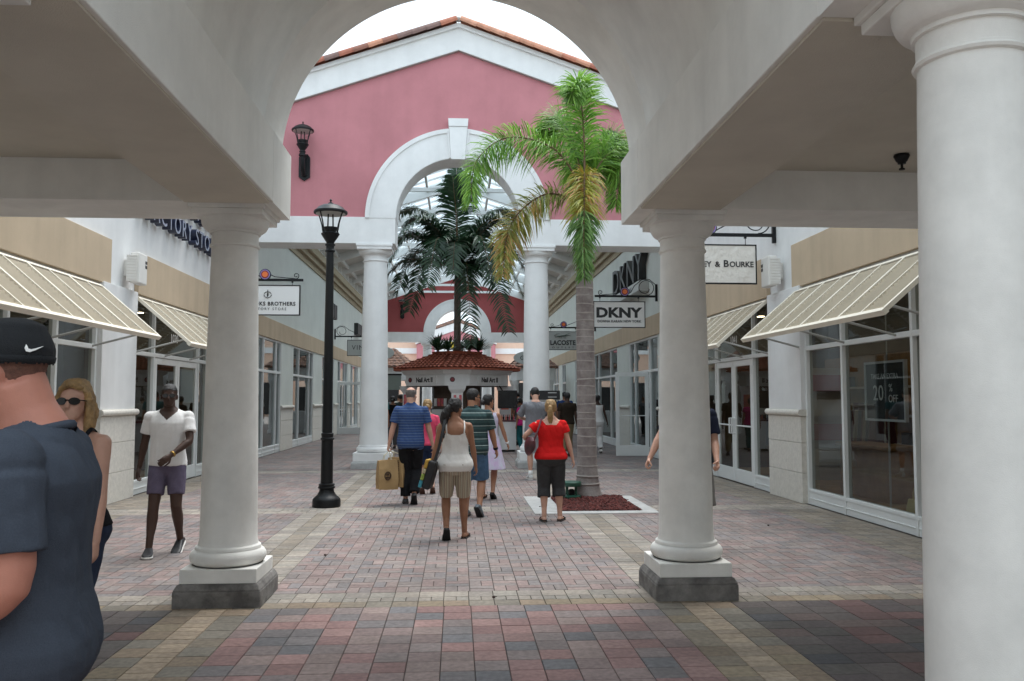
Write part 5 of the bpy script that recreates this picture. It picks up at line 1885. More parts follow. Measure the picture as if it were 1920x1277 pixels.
    def hand(s, mb, sd):
        sh, el, wr, curl, nrm = s.arms[sd]
        k = s.k * (1.0 if s.sex == 'm' else .9)
        sx = -1 if sd == 'L' else 1
        d = (wr - el).normalized()
        n = Vector(nrm) if nrm else Vector((-sx, .25, 0))      # palm direction
        n = (n - d * n.dot(d)).normalized()
        w = d.cross(n).normalized()                              # across the knuckles
        if w.y < 0 and not nrm:
            w = -w
        def sec(c, a, b, m=12):
            return [c + w * (a * math.cos(2 * math.pi * j / m)) + n * (b * math.sin(2 * math.pi * j / m)) for j in range(m)]
        mb.loft([sec(wr - d * .02 * k, .024 * k, .020 * k), sec(wr + d * .01 * k, .027 * k, .018 * k), sec(wr + d * .045 * k, .038 * k, .017 * k), sec(wr + d * .085 * k, .041 * k, .014 * k), sec(wr + d * .098 * k, .036 * k, .010 * k)])
        for q, (off, L, r) in enumerate(((.030, .072, .0088), (.010, .080, .0092), (-.010, .075, .0088), (-.029, .060, .0078))):
            p = wr + d * .088 * k + w * off * k
            a = 0
            pts = [p - d * .02 * k, p]
            spread = w * (off * 1.2)
            for j, f in enumerate((.45, .32, .23)):
                a += curl * (.95 if j else .7) * (1.0 + .08 * q)
                p = p + (d * math.cos(a) + n * math.sin(a) + spread).normalized() * L * f * k
                pts.append(p)
            mb.tube(pts, [r * k * x for x in (1.05, 1.05, 1, .93, .8)], 8, round_ends=True)
        p = wr + d * .025 * k + w * .026 * k + n * .006 * k
        p1 = p + (d * .55 + w * .62 + n * .35).normalized() * .040 * k
        p2 = p1 + (d * .9 + w * .12 + n * (.35 + curl * .6)).normalized() * .034 * k
        p3 = p2 + (d * .9 - w * .15 * curl + n * (.35 + curl * .7)).normalized() * .024 * k
        mb.tube([p, p1, p2, p3], [.014 * k, .0115 * k, .0105 * k, .009 * k], 8, round_ends=True)
        return wr + d * .10 * k + n * .03 * k
    def foot_loft(s, mb, sd, infl=0.0, z0=0.0, high=.0, sole=None):
        k = s.k
        Mf = s.feet[sd]
        sx = -1 if sd == 'L' else 1
        secs = [(-.062, .022, .030), (-.05, .030, .062), (-.01, .034, .088), (.04, .036, .078), (.09, .042, .058), (.135, .047, .042), (.175, .044, .033), (.20, .032, .026), (.212, .016, .018)]
        rings = []
        for y, hw, ht in secs:
            xo = -sx * .008 * (y / .2)
            r = []
            top = ht + infl + high if sole is None else sole
            bot = z0
            for j in range(14):
                a = 2 * math.pi * j / 14
                zz = bot + (top - bot) * (.5 + .5 * math.sin(a))
                ww = (hw + infl) * (abs(math.cos(a)) ** .6 if sole is None else abs(math.cos(a)) ** .25)
                r.append(Mf @ (Vector((xo + math.copysign(ww, math.cos(a)), y * (1 + infl * 3), zz)) * k))
            rings.append(r)
        mb.loft(rings)
    def head_loft(s, mb, infl=0.0, z0=-1.0, infz=None):
        rings = []
        for z, hw, f, b in HEAD:
            if z < z0:
                continue
            r = []
            e = infl
            cy, ry = (f + b) / 2, (f - b) / 2 + e
            for j in range(22):
                a = 2 * math.pi * j / 22
                ca, sa = math.cos(a), math.sin(a)
                r.append(s.Mh @ Vector(((hw + e) * math.copysign(abs(ca) ** .92, ca), cy + ry * sa, z + (e if z > .2 else 0))))
            rings.append(r)
        mb.loft(rings)
    def H(s, *p):
        return s.Mh @ Vector(p)
    def body(s, feet=True):
        k = s.k
        mb = MB()
        s.trunk(mb, .80, 1.50)
        for sd in 'LR':
            s.limb(mb, *s.leg(mb, sd, -.02, 2.0))
            s.limb(mb, *s.arm_pts(sd, .10, 2.0))
            sh = s.arms[sd][0]
            mb.ball(sh + Vector((0, 0, -.014 * k)), [.060 * k * s.ag * (1 if s.sex == 'm' else .86)] * 3, 14, 9)
            c = s.P(Vector(((-.5 if sd == 'L' else .5) * .16, -.02, 1.43)) * k)
            sh = sh - Vector((0, 0, .012 * k))
            mb.tube([sh.lerp(c, .25), c, s.neck0 + Vector((0, -.004 * k, .028 * k))], [.042 * k, .046 * k, .040 * k], 12, round_ends=True)
            s.hands_at = getattr(s, 'hands_at', {})
            s.hands_at[sd] = s.hand(mb, sd)
            if feet:
                s.foot_loft(mb, sd)
        if s.sex == 'f':
            for sx in (-1, 1):
                c = s.P(Vector((sx * .07, .085, 1.28)) * k)
                mb.ball(c, (.062 * k, .055 * k, .062 * k), 12, 8)
        nr = (.058 if s.sex == 'm' else .048) * k * (1 + (s.g - 1) * .5) * s.nk
        mb.tube([s.neck0 - Vector((0, 0, .03 * k)), s.neck0.lerp(s.H(0, -.02, .03), .5), s.H(0, -.018, .07)], [nr * 1.15, nr, nr * 1.02], 16)
        s.head_loft(mb)
        mb.tube([s.H(0, .080, .118), s.H(0, .094, .098), s.H(0, .106, .076), s.H(0, .092, .066)], [.010 * k, .012 * k, .0155 * k, .012 * k], 8, round_ends=True)
        mb.ball(s.H(0, .084, .047), (.024 * k, .014 * k, .008 * k), 10, 6)
        mb.ball(s.H(0, .082, .036), (.020 * k, .013 * k, .008 * k), 10, 6)
        mb.ball(s.H(0, .080, .012), (.020 * k, .014 * k, .014 * k), 10, 6)
        for sx in (-1, 1):
            mb.ball(s.H(sx * .076, -.008, .092), (.011 * k, .021 * k, .032 * k), 10, 8)
            mb.ball(s.H(sx * .030, .078, .128), (.024 * k, .012 * k, .008 * k), 8, 6)
            mb.ball(s.H(sx * .038, .062, .082), (.024 * k, .022 * k, .022 * k), 10, 7)
        me = remesh(mb, s.vox, 5)
        s.bodyo = link('body', me, s.skin, s.root, True, inv=False)
        # eyes
        e = MB()
        for sx in (-1, 1):
            c = s.H(sx * .030, .0805, .108)
            e.ball(c, (.011 * k, .0085 * k, .006 * k), 10, 6)
        e.build('eyes', EYE, s.bodyo, True, inv=False)
        return s
    def shirt(s, m, z0=.90, sleeve=.62, infl=.014, flare=.012, keep=None, amp=.007, name='shirt', zt=1.492, slv_flare=.014, voxel=None):
        mb = MB()
        k = s.k
        s.trunk(mb, z0, zt, infl, flare=lambda z: flare * max(0, 1 - abs(z - z0) / .35))
        for sd in 'LR':
            sh = s.arms[sd][0]
            if z0 < .91:                   # the hem has to clear the top of the thighs
                pts, rr = s.leg(mb, sd, -.10, max(.04, (.905 - z0) / .43), infl + .003, .002)
                rr[0] *= .72
                rr[1] *= .88
                mb.tube(pts, rr, 16)
            if sleeve > 0:
                pts, rr = s.arm_pts(sd, .14, sleeve, .012, slv_flare)
                rr[0] *= .9
                mb.tube(pts, rr, 16)
            mb.ball(sh + Vector((0, 0, -.016 * k)), [(.060 * s.ag * (1 if s.sex == 'm' else .86) + .011) * k] * 3, 14, 9)
            c = s.P(Vector(((-.5 if sd == 'L' else .5) * .16, -.02, 1.43)) * k)
            sh = sh - Vector((0, 0, .012 * k))
            mb.tube([sh.lerp(c, .25), c, s.neck0 + Vector((0, -.004 * k, .020 * k))], [.053 * k, .056 * k, .050 * k], 12, round_ends=True)
        if s.sex == 'f':
            for sx in (-1, 1):
                c = s.P(Vector((sx * .07, .088, 1.28)) * k)
                mb.ball(c, (.074 * k, .064 * k, .072 * k), 12, 8)
        kp = (lambda c: keep(c / k)) if keep else None
        me = remesh(mb, voxel or s.vox * 1.05, 4, amp * k, (7, 7, 4), kp)
        return link(name, me, m, s.root, True, inv=False)
    def pants(s, m, waist=1.0, hem=2.0, infl=.012, flare=.02, amp=.007, name='trousers', skirt=None):
        mb = MB()
        k = s.k
        s.trunk(mb, .80, waist, infl)
        for sd in 'LR':
            pts, rr = s.leg(mb, sd, -.02, hem, infl, flare)
            mb.tube(pts, rr, 18)
        me = remesh(mb, s.vox * 1.05, 4, amp * k, (8, 8, 3))
        return link(name, me, m, s.root, True, inv=False)
    def skirt(s, m, waist, hemz, flare=.10, name='dress', infl=.014, top=None, keep=None):
        mb = MB()
        k = s.k
        rings = []
        n = 30
        hw0, hd0, oy0 = interp(s.tab, .93)
        for i in range(14):
            t = i / 13
            z = waist + (hemz - waist) * t
            hw, hd, oy = interp(s.tab, max(z, .93))
            if z < .93:
                u = (.93 - z) / max(.01, .93 - hemz)
                hw += flare * u
                hd += flare * u
            w = .018 * max(0, (.95 - z))
            rings.append([s.P(Vector(((hw * s.g + infl + w * math.sin(7 * a)) * math.cos(a), oy + (hd * s.g + infl + w * math.sin(7 * a)) * math.sin(a), z)) * k) for a in [2 * math.pi * j / n for j in range(n)]])
        mb.loft(rings)
        if top:
            s.trunk(mb, waist - .05, top, infl)
            for sx in (-1, 1):
                mb.ball(s.P(Vector((sx * .07, .088, 1.28)) * k), (.074 * k, .064 * k, .072 * k), 12, 8)
            for sd in 'LR':
                sh = s.arms[sd][0]
                c = s.P(Vector(((-.5 if sd == 'L' else .5) * .16, -.02, 1.43)) * k)
                mb.tube([sh.lerp(c, .6), c, s.neck0 + Vector((0, -.004 * k, .010 * k))], [.05 * k, .056 * k, .050 * k], 12, round_ends=True)
        kp = (lambda c: keep(c / k)) if keep else None
        me = remesh(mb, s.vox * 1.1, 3, .006 * k, (7, 7, 3), kp)
        return link(name, me, m, s.root, True, inv=False)
    def shoes(s, m, sole_m, high=.0, kind='shoe', name='shoe'):
        for sd in 'LR':
            if kind == 'shoe':
                mb = MB()
                s.foot_loft(mb, sd, .007, .012, high)
                if high > .02:
                    an = s.legs[sd][2]
                    mb.tube([an + Vector((0, 0, .035)), s.feet[sd] @ Vector((0, -.005, .05))], .05 * s.k, 12)
                me = remesh(mb, s.vox * .9, 3)
                o = link(name, me, m, s.root, True, inv=False)
            else:                          # sandal / slipper: a low upper over the toes
                mb = MB()
                s.foot_loft(mb, sd, .008, .008, 0)
                me = remesh(mb, s.vox * .9, 2)
                Mi = s.feet[sd].inverted()
                bm = bmesh.new()
                bm.from_mesh(me)
                k = s.k
                def kp(c):
                    q = (Mi @ c) / k
                    return q.z < .026 or (.085 < q.y < .15 and kind == 'sandal') or (q.y > .10 and kind == 'flat') or (kind == 'flat' and q.z < .036)
                bmesh.ops.delete(bm, geom=[f for f in bm.faces if not kp(f.calc_center_median())], context='FACES')
                bm.to_mesh(me)
                bm.free()
                o = link(name, me, m, s.root, True, inv=False)
            mb = MB()
            s.foot_loft(mb, sd, .009, -.004 if kind == 'shoe' else -.006, 0, .016 if kind == 'shoe' else .010)
            mb.build('sole', sole_m, o, True, inv=False)
        return s
    def hair(s, m, style='short', amp=.006, front=.178, side=.10, back=.03, top=9, infl=.010):
        mb = MB()
        s.head_loft(mb, infl + (.006 if style != 'short' else 0), .0)
        Mi = s.Mh.inverted()
        def keep(c):
            q = Mi @ c
            if q.z > top:
                return False
            if q.y > .035:
                lim = front - .02 * abs(q.x) / .07
            elif q.y > -.02:
                lim = side + (front - side) * max(0, (q.y + .02) / .055) ** 1.5
            else:
                lim = back + (side - back) * max(0, 1 - (-.02 - q.y) / .03)
            return q.z > lim
        me = remesh(mb, .006, 2, amp, (30, 30, 30), keep)
        o = link('hair', me, m, s.root, True, inv=False)
        e = None
        k = s.k
        if style == 'ponytail':            # full, loose tail falling down the back
            e = MB()
            e.tube([s.H(0, -.085, .15), s.H(0, -.125, .125), s.H(0, -.14, .06), s.H(.0, -.13, -.02), s.H(0, -.115, -.10)], [.022 * k, .034 * k, .036 * k, .030 * k, .010 * k], 12, round_ends=True)
            for q in range(7):
                x = -.03 + .01 * q
                e.tube([s.H(x * .6, -.10, .14), s.H(x, -.145, .06), s.H(x * 1.1, -.138, -.03), s.H(x * .9, -.118, -.10 - .02 * (q % 3))], [.010 * k, .012 * k, .010 * k, .003 * k], 6)
        elif style == 'curly':             # dark wavy hair gathered low and falling on the shoulder
            e = MB()
            path = [s.H(-.02, -.09, .12), s.H(-.06, -.12, .05), s.H(-.085, -.115, -.03), s.H(-.07, -.12, -.11), s.H(-.045, -.125, -.20), s.H(-.03, -.12, -.26)]
            e.tube(path, [.045 * k, .056 * k, .058 * k, .050 * k, .036 * k, .012 * k], 12, round_ends=True)
            for q in range(26):
                i = random.randint(0, 4)
                p = Vector(path[i]).lerp(path[i + 1], random.random())
                r = .034 * k
                e.ball(p + Vector((random.uniform(-1, 1), random.uniform(-1, 1), random.uniform(-1, 1))) * .036 * k, (r * .7, r * .7, r), 8, 6)
        elif style == 'bob':
            e = MB()
            for sx in (-1, 1):
                e.tube([s.H(sx * .055, .02, .19), s.H(sx * .083, .02, .12), s.H(sx * .090, .012, .04), s.H(sx * .086, .008, -.03), s.H(sx * .070, .014, -.055)], [.02 * k, .024 * k, .026 * k, .026 * k, .010 * k], 10, round_ends=True)
                e.tube([s.H(sx * .04, -.06, .15), s.H(sx * .06, -.075, .05), s.H(sx * .06, -.065, -.04)], [.04 * k, .045 * k, .03 * k], 10, round_ends=True)
            e.tube([s.H(-.05, .060, .185), s.H(0, .078, .205), s.H(.055, .058, .18), s.H(.078, .03, .13)], [.018 * k, .02 * k, .018 * k, .014 * k], 8, round_ends=True)
        elif style == 'bun':
            e = MB()
            e.ball(s.H(0, -.115, .10), (.05 * k, .045 * k, .05 * k), 12, 8)
        elif style == 'afro':
            e = MB()
            e.ball(s.H(0, -.02, .155), (.092 * k, .10 * k, .085 * k), 14, 10)
        if e:
            me = remesh(e, .006, 2, .008, (40, 40, 22))
            link('hair_tail', me, m, o, True, inv=False)
        return o
    def shades(s):
        mb = MB()
        for sx in (-1, 1):
            q = []
            for dy in (0, .006):
                q.append([s.H(sx * (.034 + .029 * math.cos(a)), .094 + dy - .012 * (.034 + .029 * math.cos(a)) / .06, .108 + .021 * math.sin(a)) for a in [2 * math.pi * j / 16 for j in range(16)]])
            mb.loft(q)
            mb.tube([s.H(sx * .062, .086, .114), s.H(sx * .080, .055, .113), s.H(sx * .082, -.01, .108)], .0035, 6)
        mb.tube([s.H(-.012, .098, .112), s.H(0, .102, .114), s.H(.012, .098, .112)], .0035, 6)
        mb.build('sunglasses', M['screen'], s.root, inv=False)
    def strap(s, pts, wd, m, name='strap', parent=None):
        """flat ribbon through local points"""
        mb = MB()
        P = bez(pts, 30)
        V = []
        for i, p in enumerate(P):
            t = (P[min(i + 1, 30)] - P[max(i - 1, 0)]).normalized()
            c = Vector((0, 0, p.z))
            nrm = (Vector((p.x, p.y, 0)) + Vector((0, 0, .12 if p.z > 1.3 * s.k else 0)))
            nrm = (nrm - t * nrm.dot(t)).normalized()
            w_ = t.cross(nrm).normalized() * wd / 2
            V.append([p - w_ - nrm * .002, p + w_ - nrm * .002, p + w_ + nrm * .003, p - w_ + nrm * .003])
        mb.loft(V)
        return mb.build(name, m, parent or s.root, inv=False)
    def band(s, sd, t, wd, r, m, name):
        sh, el, wr = s.arms[sd][:3]
        p = el.lerp(wr, t)
        d = (wr - el).normalized()
        mb = MB()
        mb.tube([p - d * wd / 2, p + d * wd / 2], r, 16)
        return mb.build(name, m, s.root, True, inv=False)

EYE = mat('eye_dark', (.03, .02, .016), .2)
def neck_cut(front=1.42, back=1.462, v=0.0, wide=.11):
    """round or V neckline: drop the cloth that covers the throat"""
    def keep(c):
        if c.z > 1.485 and abs(c.x) <= wide:
            return False
        if c.y > -.02:
            lim = front + abs(c.x) * (v if v else .25)
            return c.z < lim or abs(c.x) > wide
        return c.z < back + .02 * abs(c.x) / .1 or abs(c.x) > wide
    return keep

P_ = {}
# ---- 1 near man at the left edge
f = Fig('man in a dark blue T-shirt and black cap, largest figure at the left edge', (-1.135, 2.37, 0), 97, 1.80, 'm', 1.14, .03, 'red',
        dict(L=(-.10, .05, 0, 0), R=(.10, -.10, 0, 0)), dict(L=(-.25, .14, .97), R=(.17, .22, 1.04), Rp=(-.1, -1, .0), Lp=(-.1, -1, 0)), .7, head_yaw=-12, lean=.0, head_fwd=.042, neck=1.22, voxel=.0075, arm_girth=1.22)
f.body()
blue = cloth('navy_heather_cloth', (.064, .076, .098), .0, (.050, .060, .080), 260)
f.shirt(blue, .80, .80, .016, .012, neck_cut(1.43, 1.468, wide=.088), .011, slv_flare=.012, voxel=.0055)
k = f.k
mb = MB()
mb.tube([f.P(Vector((.086 * math.cos(a), -.010 + .084 * math.sin(a), 1.464 - .024 * math.sin(a))) * k) for a in [2 * math.pi * j / 40 for j in range(41)]], .013, 8)
mb.build('collar', blue, f.root, True, inv=False)
f.pants(cloth('charcoal_shorts_cloth', (.05, .05, .055)), 1.0, 1.0, .014, .03, name='shorts')
f.shoes(M['black'], M['plastic_white'])
HR['stubble'] = mat('hair_stubble', (.22, .105, .075), .8, bump=.6, bscale=400, col2=(.12, .06, .045), mscale=60)
f.hair(HR['stubble'], 'short', .001, .18, .10, .065, infl=.0035)
mb = MB()
f.head_loft(mb, .016, .10)
Mi = f.Mh.inverted()
me = remesh(mb, .006, 4, .0015, (20, 20, 20), lambda c: (Mi @ c).z > .125 + .03 * max(0, (Mi @ c).y) / .08)
capo = link('cap', me, mat('black_cap_cloth', (.006, .0075, .010), .9, bump=.4, bscale=350), f.root, True, inv=False)
mb = MB()
rg = []
for z_, e in ((.126, .0165), (.128, .019), (.142, .019), (.144, .0165)):
    hw, fr_, bk = interp([(a, b, c, d) for a, b, c, d in HEAD], z_)
    rg.append([f.H((hw + e) * math.cos(a), (fr_ + bk) / 2 + ((fr_ - bk) / 2 + e) * math.sin(a), z_ + .03 * max(0, math.sin(a)) ** 1.0) for a in [2 * math.pi * j / 40 for j in range(40)]])
mb.loft(rg, closed=False)
mb.build('cap_band', bpy.data.materials['black_cap_cloth'], capo, True, inv=False)
mb = MB()                                  # the peak points forward, out of the frame
pk = []
for q, (yy, wd, zz) in enumerate(((.085, .080, .158), (.12, .078, .156), (.155, .066, .150), (.178, .040, .145))):
    pk.append([f.H(wd * math.cos(a), yy, zz - .018 * (math.cos(a)) ** 2 + .003 * math.sin(a)) for a in [2 * math.pi * j / 12 for j in range(12)]])
mb.loft(pk)
mb.build('peak', bpy.data.materials['black_cap_cloth'], capo, True, inv=False)
# white swoosh shaped emblem low on the back right of the cap
sw = [(-.020, .012), (-.0235, .002), (-.019, -.006), (-.010, -.0075), (.004, -.002), (.026, .009), (.004, .0025), (-.008, -.0005), (-.015, .0015), (-.0165, .006)]
def cap_pt(a_deg, z_):
    hw, fr_, bk = interp(HEAD, z_)
    a = R(a_deg)
    return f.H((hw + .0195) * math.cos(a), (fr_ + bk) / 2 + ((fr_ - bk) / 2 + .0195) * math.sin(a), z_)
mb = MB()
SWC = 236
vs = [mb.v(cap_pt(SWC + u / .105 * 57.3, .160 + w_)) for u, w_ in sw]
bmesh.ops.triangle_fill(mb.bm, use_beauty=True, edges=[mb.bm.edges.new((vs[i], vs[(i + 1) % len(vs)])) for i in range(len(vs))])
em = mb.build('emblem', M['white_ink'], capo, inv=False)
sol = em.modifiers.new('t', 'SOLIDIFY')
sol.thickness = .003
sol.offset = 0
P_['near'] = f

# ---- 2 blond woman facing us behind him
f = Fig('blond woman in sunglasses and a black strap top walking toward us at the left', (-2.045, 4.75, 0), 163, 1.70, 'f', 1.04, .0, 'fair',
        dict(L=(-.09, .12, 0, 0), R=(.09, -.16, 30, 0)), dict(L=(-.20, .06, .80), R=(.20, .06, .80)), .5, head_pitch=4, head_yaw=18, elbow_out=.03)
f.body()
f.shirt(cloth('black_top_cloth', (.012, .012, .014)), .95, 0, .010, .01, lambda c: c.z < 1.33 and not (abs(c.x) > .155 and c.z > 1.26), .004, 'camisole')
k = f.k
for sx in (-1, 1):
    f.strap([Vector((sx * .105, .125, 1.30)) * k, Vector((sx * .118, .095, 1.40)) * k, Vector((sx * .115, .01, 1.478)) * k, Vector((sx * .10, -.10, 1.40)) * k, Vector((sx * .09, -.125, 1.30)) * k], .022, bpy.data.materials['black_top_cloth'])
f.pants(cloth('denim_dark', (.03, .04, .07)), 1.0, 1.0, .012, .02, name='shorts')
f.shoes(M['black'], M['black'], kind='flat')
f.hair(HR['blond'], 'bob', .004, .185, .06, .0)
f.shades()

# ---- 3 man in white V-neck
f = Fig('man in a white V-neck T-shirt, purple shorts and sunglasses walking toward us', (-3.02, 9.22, 0), 186, 1.75, 'm', .98, .0, 'dark',
        dict(L=(-.125, -.14, 24, -4), R=(.12, .20, -2, 6)), dict(L=(-.08, .25, 1.02), Lp=(-1, -.5, 0), Ln=(.2, -1, .1), R=(.31, -.06, .80)), .45, head_yaw=8)
f.body()
wh = cloth('white_cotton', (.78, .77, .76), .04)
f.shirt(wh, .90, .66, .012, .008, neck_cut(1.375, 1.455, .95, .09), .006)
f.pants(cloth('purple_twill', (.13, .11, .165), .15), 1.0, .72, .010, .010, name='shorts')
f.shoes(mat('dark_boat_shoe', (.025, .025, .028), .45, mottle=.3, mscale=30), M['plastic_white'], .0)
f.hair(HR['black'], 'short', .002, .178, .11, .05, infl=.005)
f.shades()
f.band('L', .90, .016, .034, mat('gold_watch', (.45, .28, .08), .3, metal=.8), 'watch')

# ---- 4 woman in white camisole
f = Fig('woman in a white strappy top and striped shorts seen from behind, mid-step', (-.02, 9.85, 0), 2, 1.60, 'f', 1.12, .0, 'brown',
        dict(L=(-.10, -.19, 52, 4), R=(.125, .10, 0, -14)), dict(R=(.285, .10, .78), L=(-.30, .02, .84)), .55, head_yaw=-42, twist=-6, hip=1.06)
f.body()
f.shirt(cloth('white_rib', (.74, .72, .69), .05), .845, 0, .010, .006, lambda c: c.z < (1.30 if c.y < 0 else 1.34) + .35 * max(0, abs(c.x) - .06) - (.0 if abs(c.x) < .12 else (abs(c.x) - .12) * 3.2), .004, 'camisole')
k = f.k
for sx in (-1, 1):
    f.strap([Vector((sx * .105, -.118, 1.29)) * k, Vector((sx * .112, -.112, 1.38)) * k, Vector((sx * .112, -.02, 1.470)) * k, Vector((sx * .105, .09, 1.40)) * k, Vector((sx * .095, .12, 1.32)) * k], .016, bpy.data.materials['white_rib'])
sm = stripe_mat('striped_linen', [(0, (.42, .36, .27)), (.30, (.16, .11, .08)), (.40, (.45, .40, .30)), (.62, (.22, .24, .20)), (.72, (.40, .33, .25)), (.90, (.12, .07, .06))], 'X', .052, wob=.02)
f.pants(sm, .97, .93, .010, .010, name='shorts')
f.shoes(M['black'], M['black'], kind='sandal', name='sandal')
f.hair(HR['black'], 'curly', .005, .178, .08, .01)
P_['tank'] = f
bag = thing('shoulder_bag', 'black shoulder bag with yellow, green and blue panels, carried by the woman in white', 'bag', f.root.matrix_world @ Vector((0, 0, 0)))
bag.location = f.root.location
bag.rotation_euler = f.root.rotation_euler
mb = MB()
mb.T = Matrix.Translation((-.275, -.06, .74)) @ Matrix.Rotation(R(16), 4, 'Y') @ Matrix.Rotation(R(-8), 4, 'Z')
mb.box(-.045, .045, -.17, .17, -.16, .16)
mb.build('body', mat('black_nylon', (.010, .010, .012), .6, bump=.3, bscale=80), bag, inv=False, bevel=.02)
for j, (c_, za, zb) in enumerate((((.50, .30, .05), .06, .16), ((.55, .48, .30), .0, .055), ((.32, .42, .08), -.075, -.005), ((.05, .28, .36), -.16, -.08))):
    mb = MB()
    mb.T = Matrix.Translation((-.275, -.06, .74)) @ Matrix.Rotation(R(16), 4, 'Y') @ Matrix.Rotation(R(-8), 4, 'Z')
    mb.box(-.085, -.046, -.16, .16, za, zb)
    mb.build('panel', mat('bag_panel_%s' % 'abcd'[j], c_, .7, mottle=.2), bag, inv=False, bevel=.008)
f.strap([Vector((-.245, -.17, .88)), Vector((-.20, -.17, 1.0)), Vector((-.155, -.155, 1.18)), Vector((-.125, -.10, 1.325)), Vector((-.118, -.02, 1.368)), Vector((-.12, .08, 1.30)), Vector((-.19, .12, 1.05)), Vector((-.255, .05, .88))], .042, bpy.data.materials['black_nylon'], parent=bag)

# ---- 5 man in blue striped polo with shopping bags
f = Fig('balding man in a blue striped polo shirt and black trousers carrying paper bags', (-.70, 13.15, 0), 0, 1.77, 'm', 1.08, .06, 'fair',
        dict(L=(-.075, .06, 0, 6), R=(.06, -.18, 50, 0)), dict(L=(-.335, .02, .86), Lc=1.15, R=(.33, .08, .86)), .5, head_yaw=-24)
f.body()
pol = stripe_mat('blue_striped_pique', [(0, (.040, .078, .20)), (.40, (.022, .042, .115)), (.66, (.20, .28, .44)), (.76, (.034, .066, .17))], 'Z', .040)
f.shirt(pol, .84, .72, .016, .014, None, .007, 'polo_shirt', zt=1.485, slv_flare=.020)
mb = MB()
f.trunk(mb, 1.472, 1.512, .010)
mb.build('collar', cloth('blue_collar', (.045, .085, .20)), f.root, True, inv=False)
f.pants(cloth('black_twill', (.016, .016, .018), .2), 1.0, 1.93, .014, .026, .010)
f.shoes(mat('black_leather', (.012, .012, .013), .4), M['black'])
f.hair(HR['grey'], 'short', .003, .17, .06, .03, .188, .006)
P_['polo'] = f
wL = f.root.matrix_world
def wp(f, v):
    return Matrix.Translation(f.root.location) @ Matrix.Rotation(f.root.rotation_euler.z, 4, 'Z') @ Vector(v)
hand = wp(f, f.hands_at['L'])
kraft = mat('kraft_paper', (.40, .255, .115), .8, bump=.5, bscale=9, bdist=.02, mottle=.14, mscale=5)
def paper_bag(hand, yaw, W_, D_, Hh, drop, label, deco, off=(0, 0)):
    t = thing('paper_bag', label, 'shopping bag', (hand.x, hand.y, hand.z), R(yaw))
    top = -drop
    bm_ = MB()
    w0, d0 = W_ / 2, D_ / 2
    ox, oy = off
    rings = []
    for z_, sc, bulge in ((top - Hh, 1.0, 1.0), (top - Hh * .66, 1.02, 1.12), (top - Hh * .3, 1.0, .85), (top, .97, .45)):
        rings.append([(ox + w0 * sc * x, oy + d0 * bulge * y, z_ + .012 * math.sin(9 * x + 5 * z_)) for x, y in ((-1, -1), (-.4, -1.06), (.3, -.94), (1, -1), (1.03, 0), (1, 1), (.3, 1.05), (-.4, .96), (-1, 1), (-.97, 0))])
    bm_.loft(rings)
    b = bm_.build('body', kraft, t, inv=False)
    hm = MB()
    for y in (-d0 * .4, d0 * .4):
        hm.tube([(ox - w0 * .45, oy + y, top - .02), (ox - w0 * .3, oy + y * .7, top + (drop) * .6), (0, y * .2, .005), (ox + w0 * .3, oy + y * .7, top + (drop) * .6), (ox + w0 * .45, oy + y, top - .02)], .006, 6)
    hm.build('handle', mat('cream_cord', (.6, .55, .42), .8) if 'cream_cord' not in bpy.data.materials else bpy.data.materials['cream_cord'], t, inv=False)
    e = MB()
    if deco == 'round':
        e.T = Matrix.Translation((ox - .02, oy - d0 * 1.16, top - Hh * .52)) @ Matrix.Rotation(R(90), 4, 'X') @ Matrix.Diagonal((.8, 1, 1, 1))
        rr_ = [(.062, .048)]
        for a, b2 in ((.066, .050),):
            n = 24
            for j in range(n):
                a0_, a1_ = 2 * math.pi * j / n, 2 * math.pi * (j + 1) / n
                e.hexa([(b2 * math.cos(a0_), b2 * math.sin(a0_), -.006), (a * math.cos(a0_), a * math.sin(a0_), -.006), (a * math.cos(a1_), a * math.sin(a1_), -.006), (b2 * math.cos(a1_), b2 * math.sin(a1_), -.006),
                        (b2 * math.cos(a0_), b2 * math.sin(a0_), .01), (a * math.cos(a0_), a * math.sin(a0_), .01), (a * math.cos(a1_), a * math.sin(a1_), .01), (b2 * math.cos(a1_), b2 * math.sin(a1_), .01)])
        e.box(-.028, .028, .006, .036, -.006, .01)
        e.box(-.036, .036, -.036, -.012, -.006, .01)
        e.build('emblem', mat('brown_ink', (.06, .03, .015), .7), t, inv=False)
    else:
        me_ = text_mesh('BANANA REPUBLIC', .040, .004, 1.0, 'CENTER', 1.1)
        me_.transform(Matrix.Translation((ox + .04, oy - d0 * 1.13, top - Hh * .5)) @ Matrix.Rotation(R(90), 4, 'X') @ Matrix.Rotation(R(-90), 4, 'Z'))
        link('lettering', me_, bpy.data.materials['brown_ink'], t, inv=False)
    return t
paper_bag(hand + Vector((-.0, -.015, -.005)), 24, .30, .15, .43, .13, 'crumpled brown paper shopping bag with a round dark emblem, nearest the camera', 'round', (-.06, -.08))
paper_bag(hand + Vector((.0, .015, -.002)), -14, .26, .12, .44, .10, 'brown paper shopping bag with lettering running down its side, behind the emblem bag', 'text', (.10, .03))

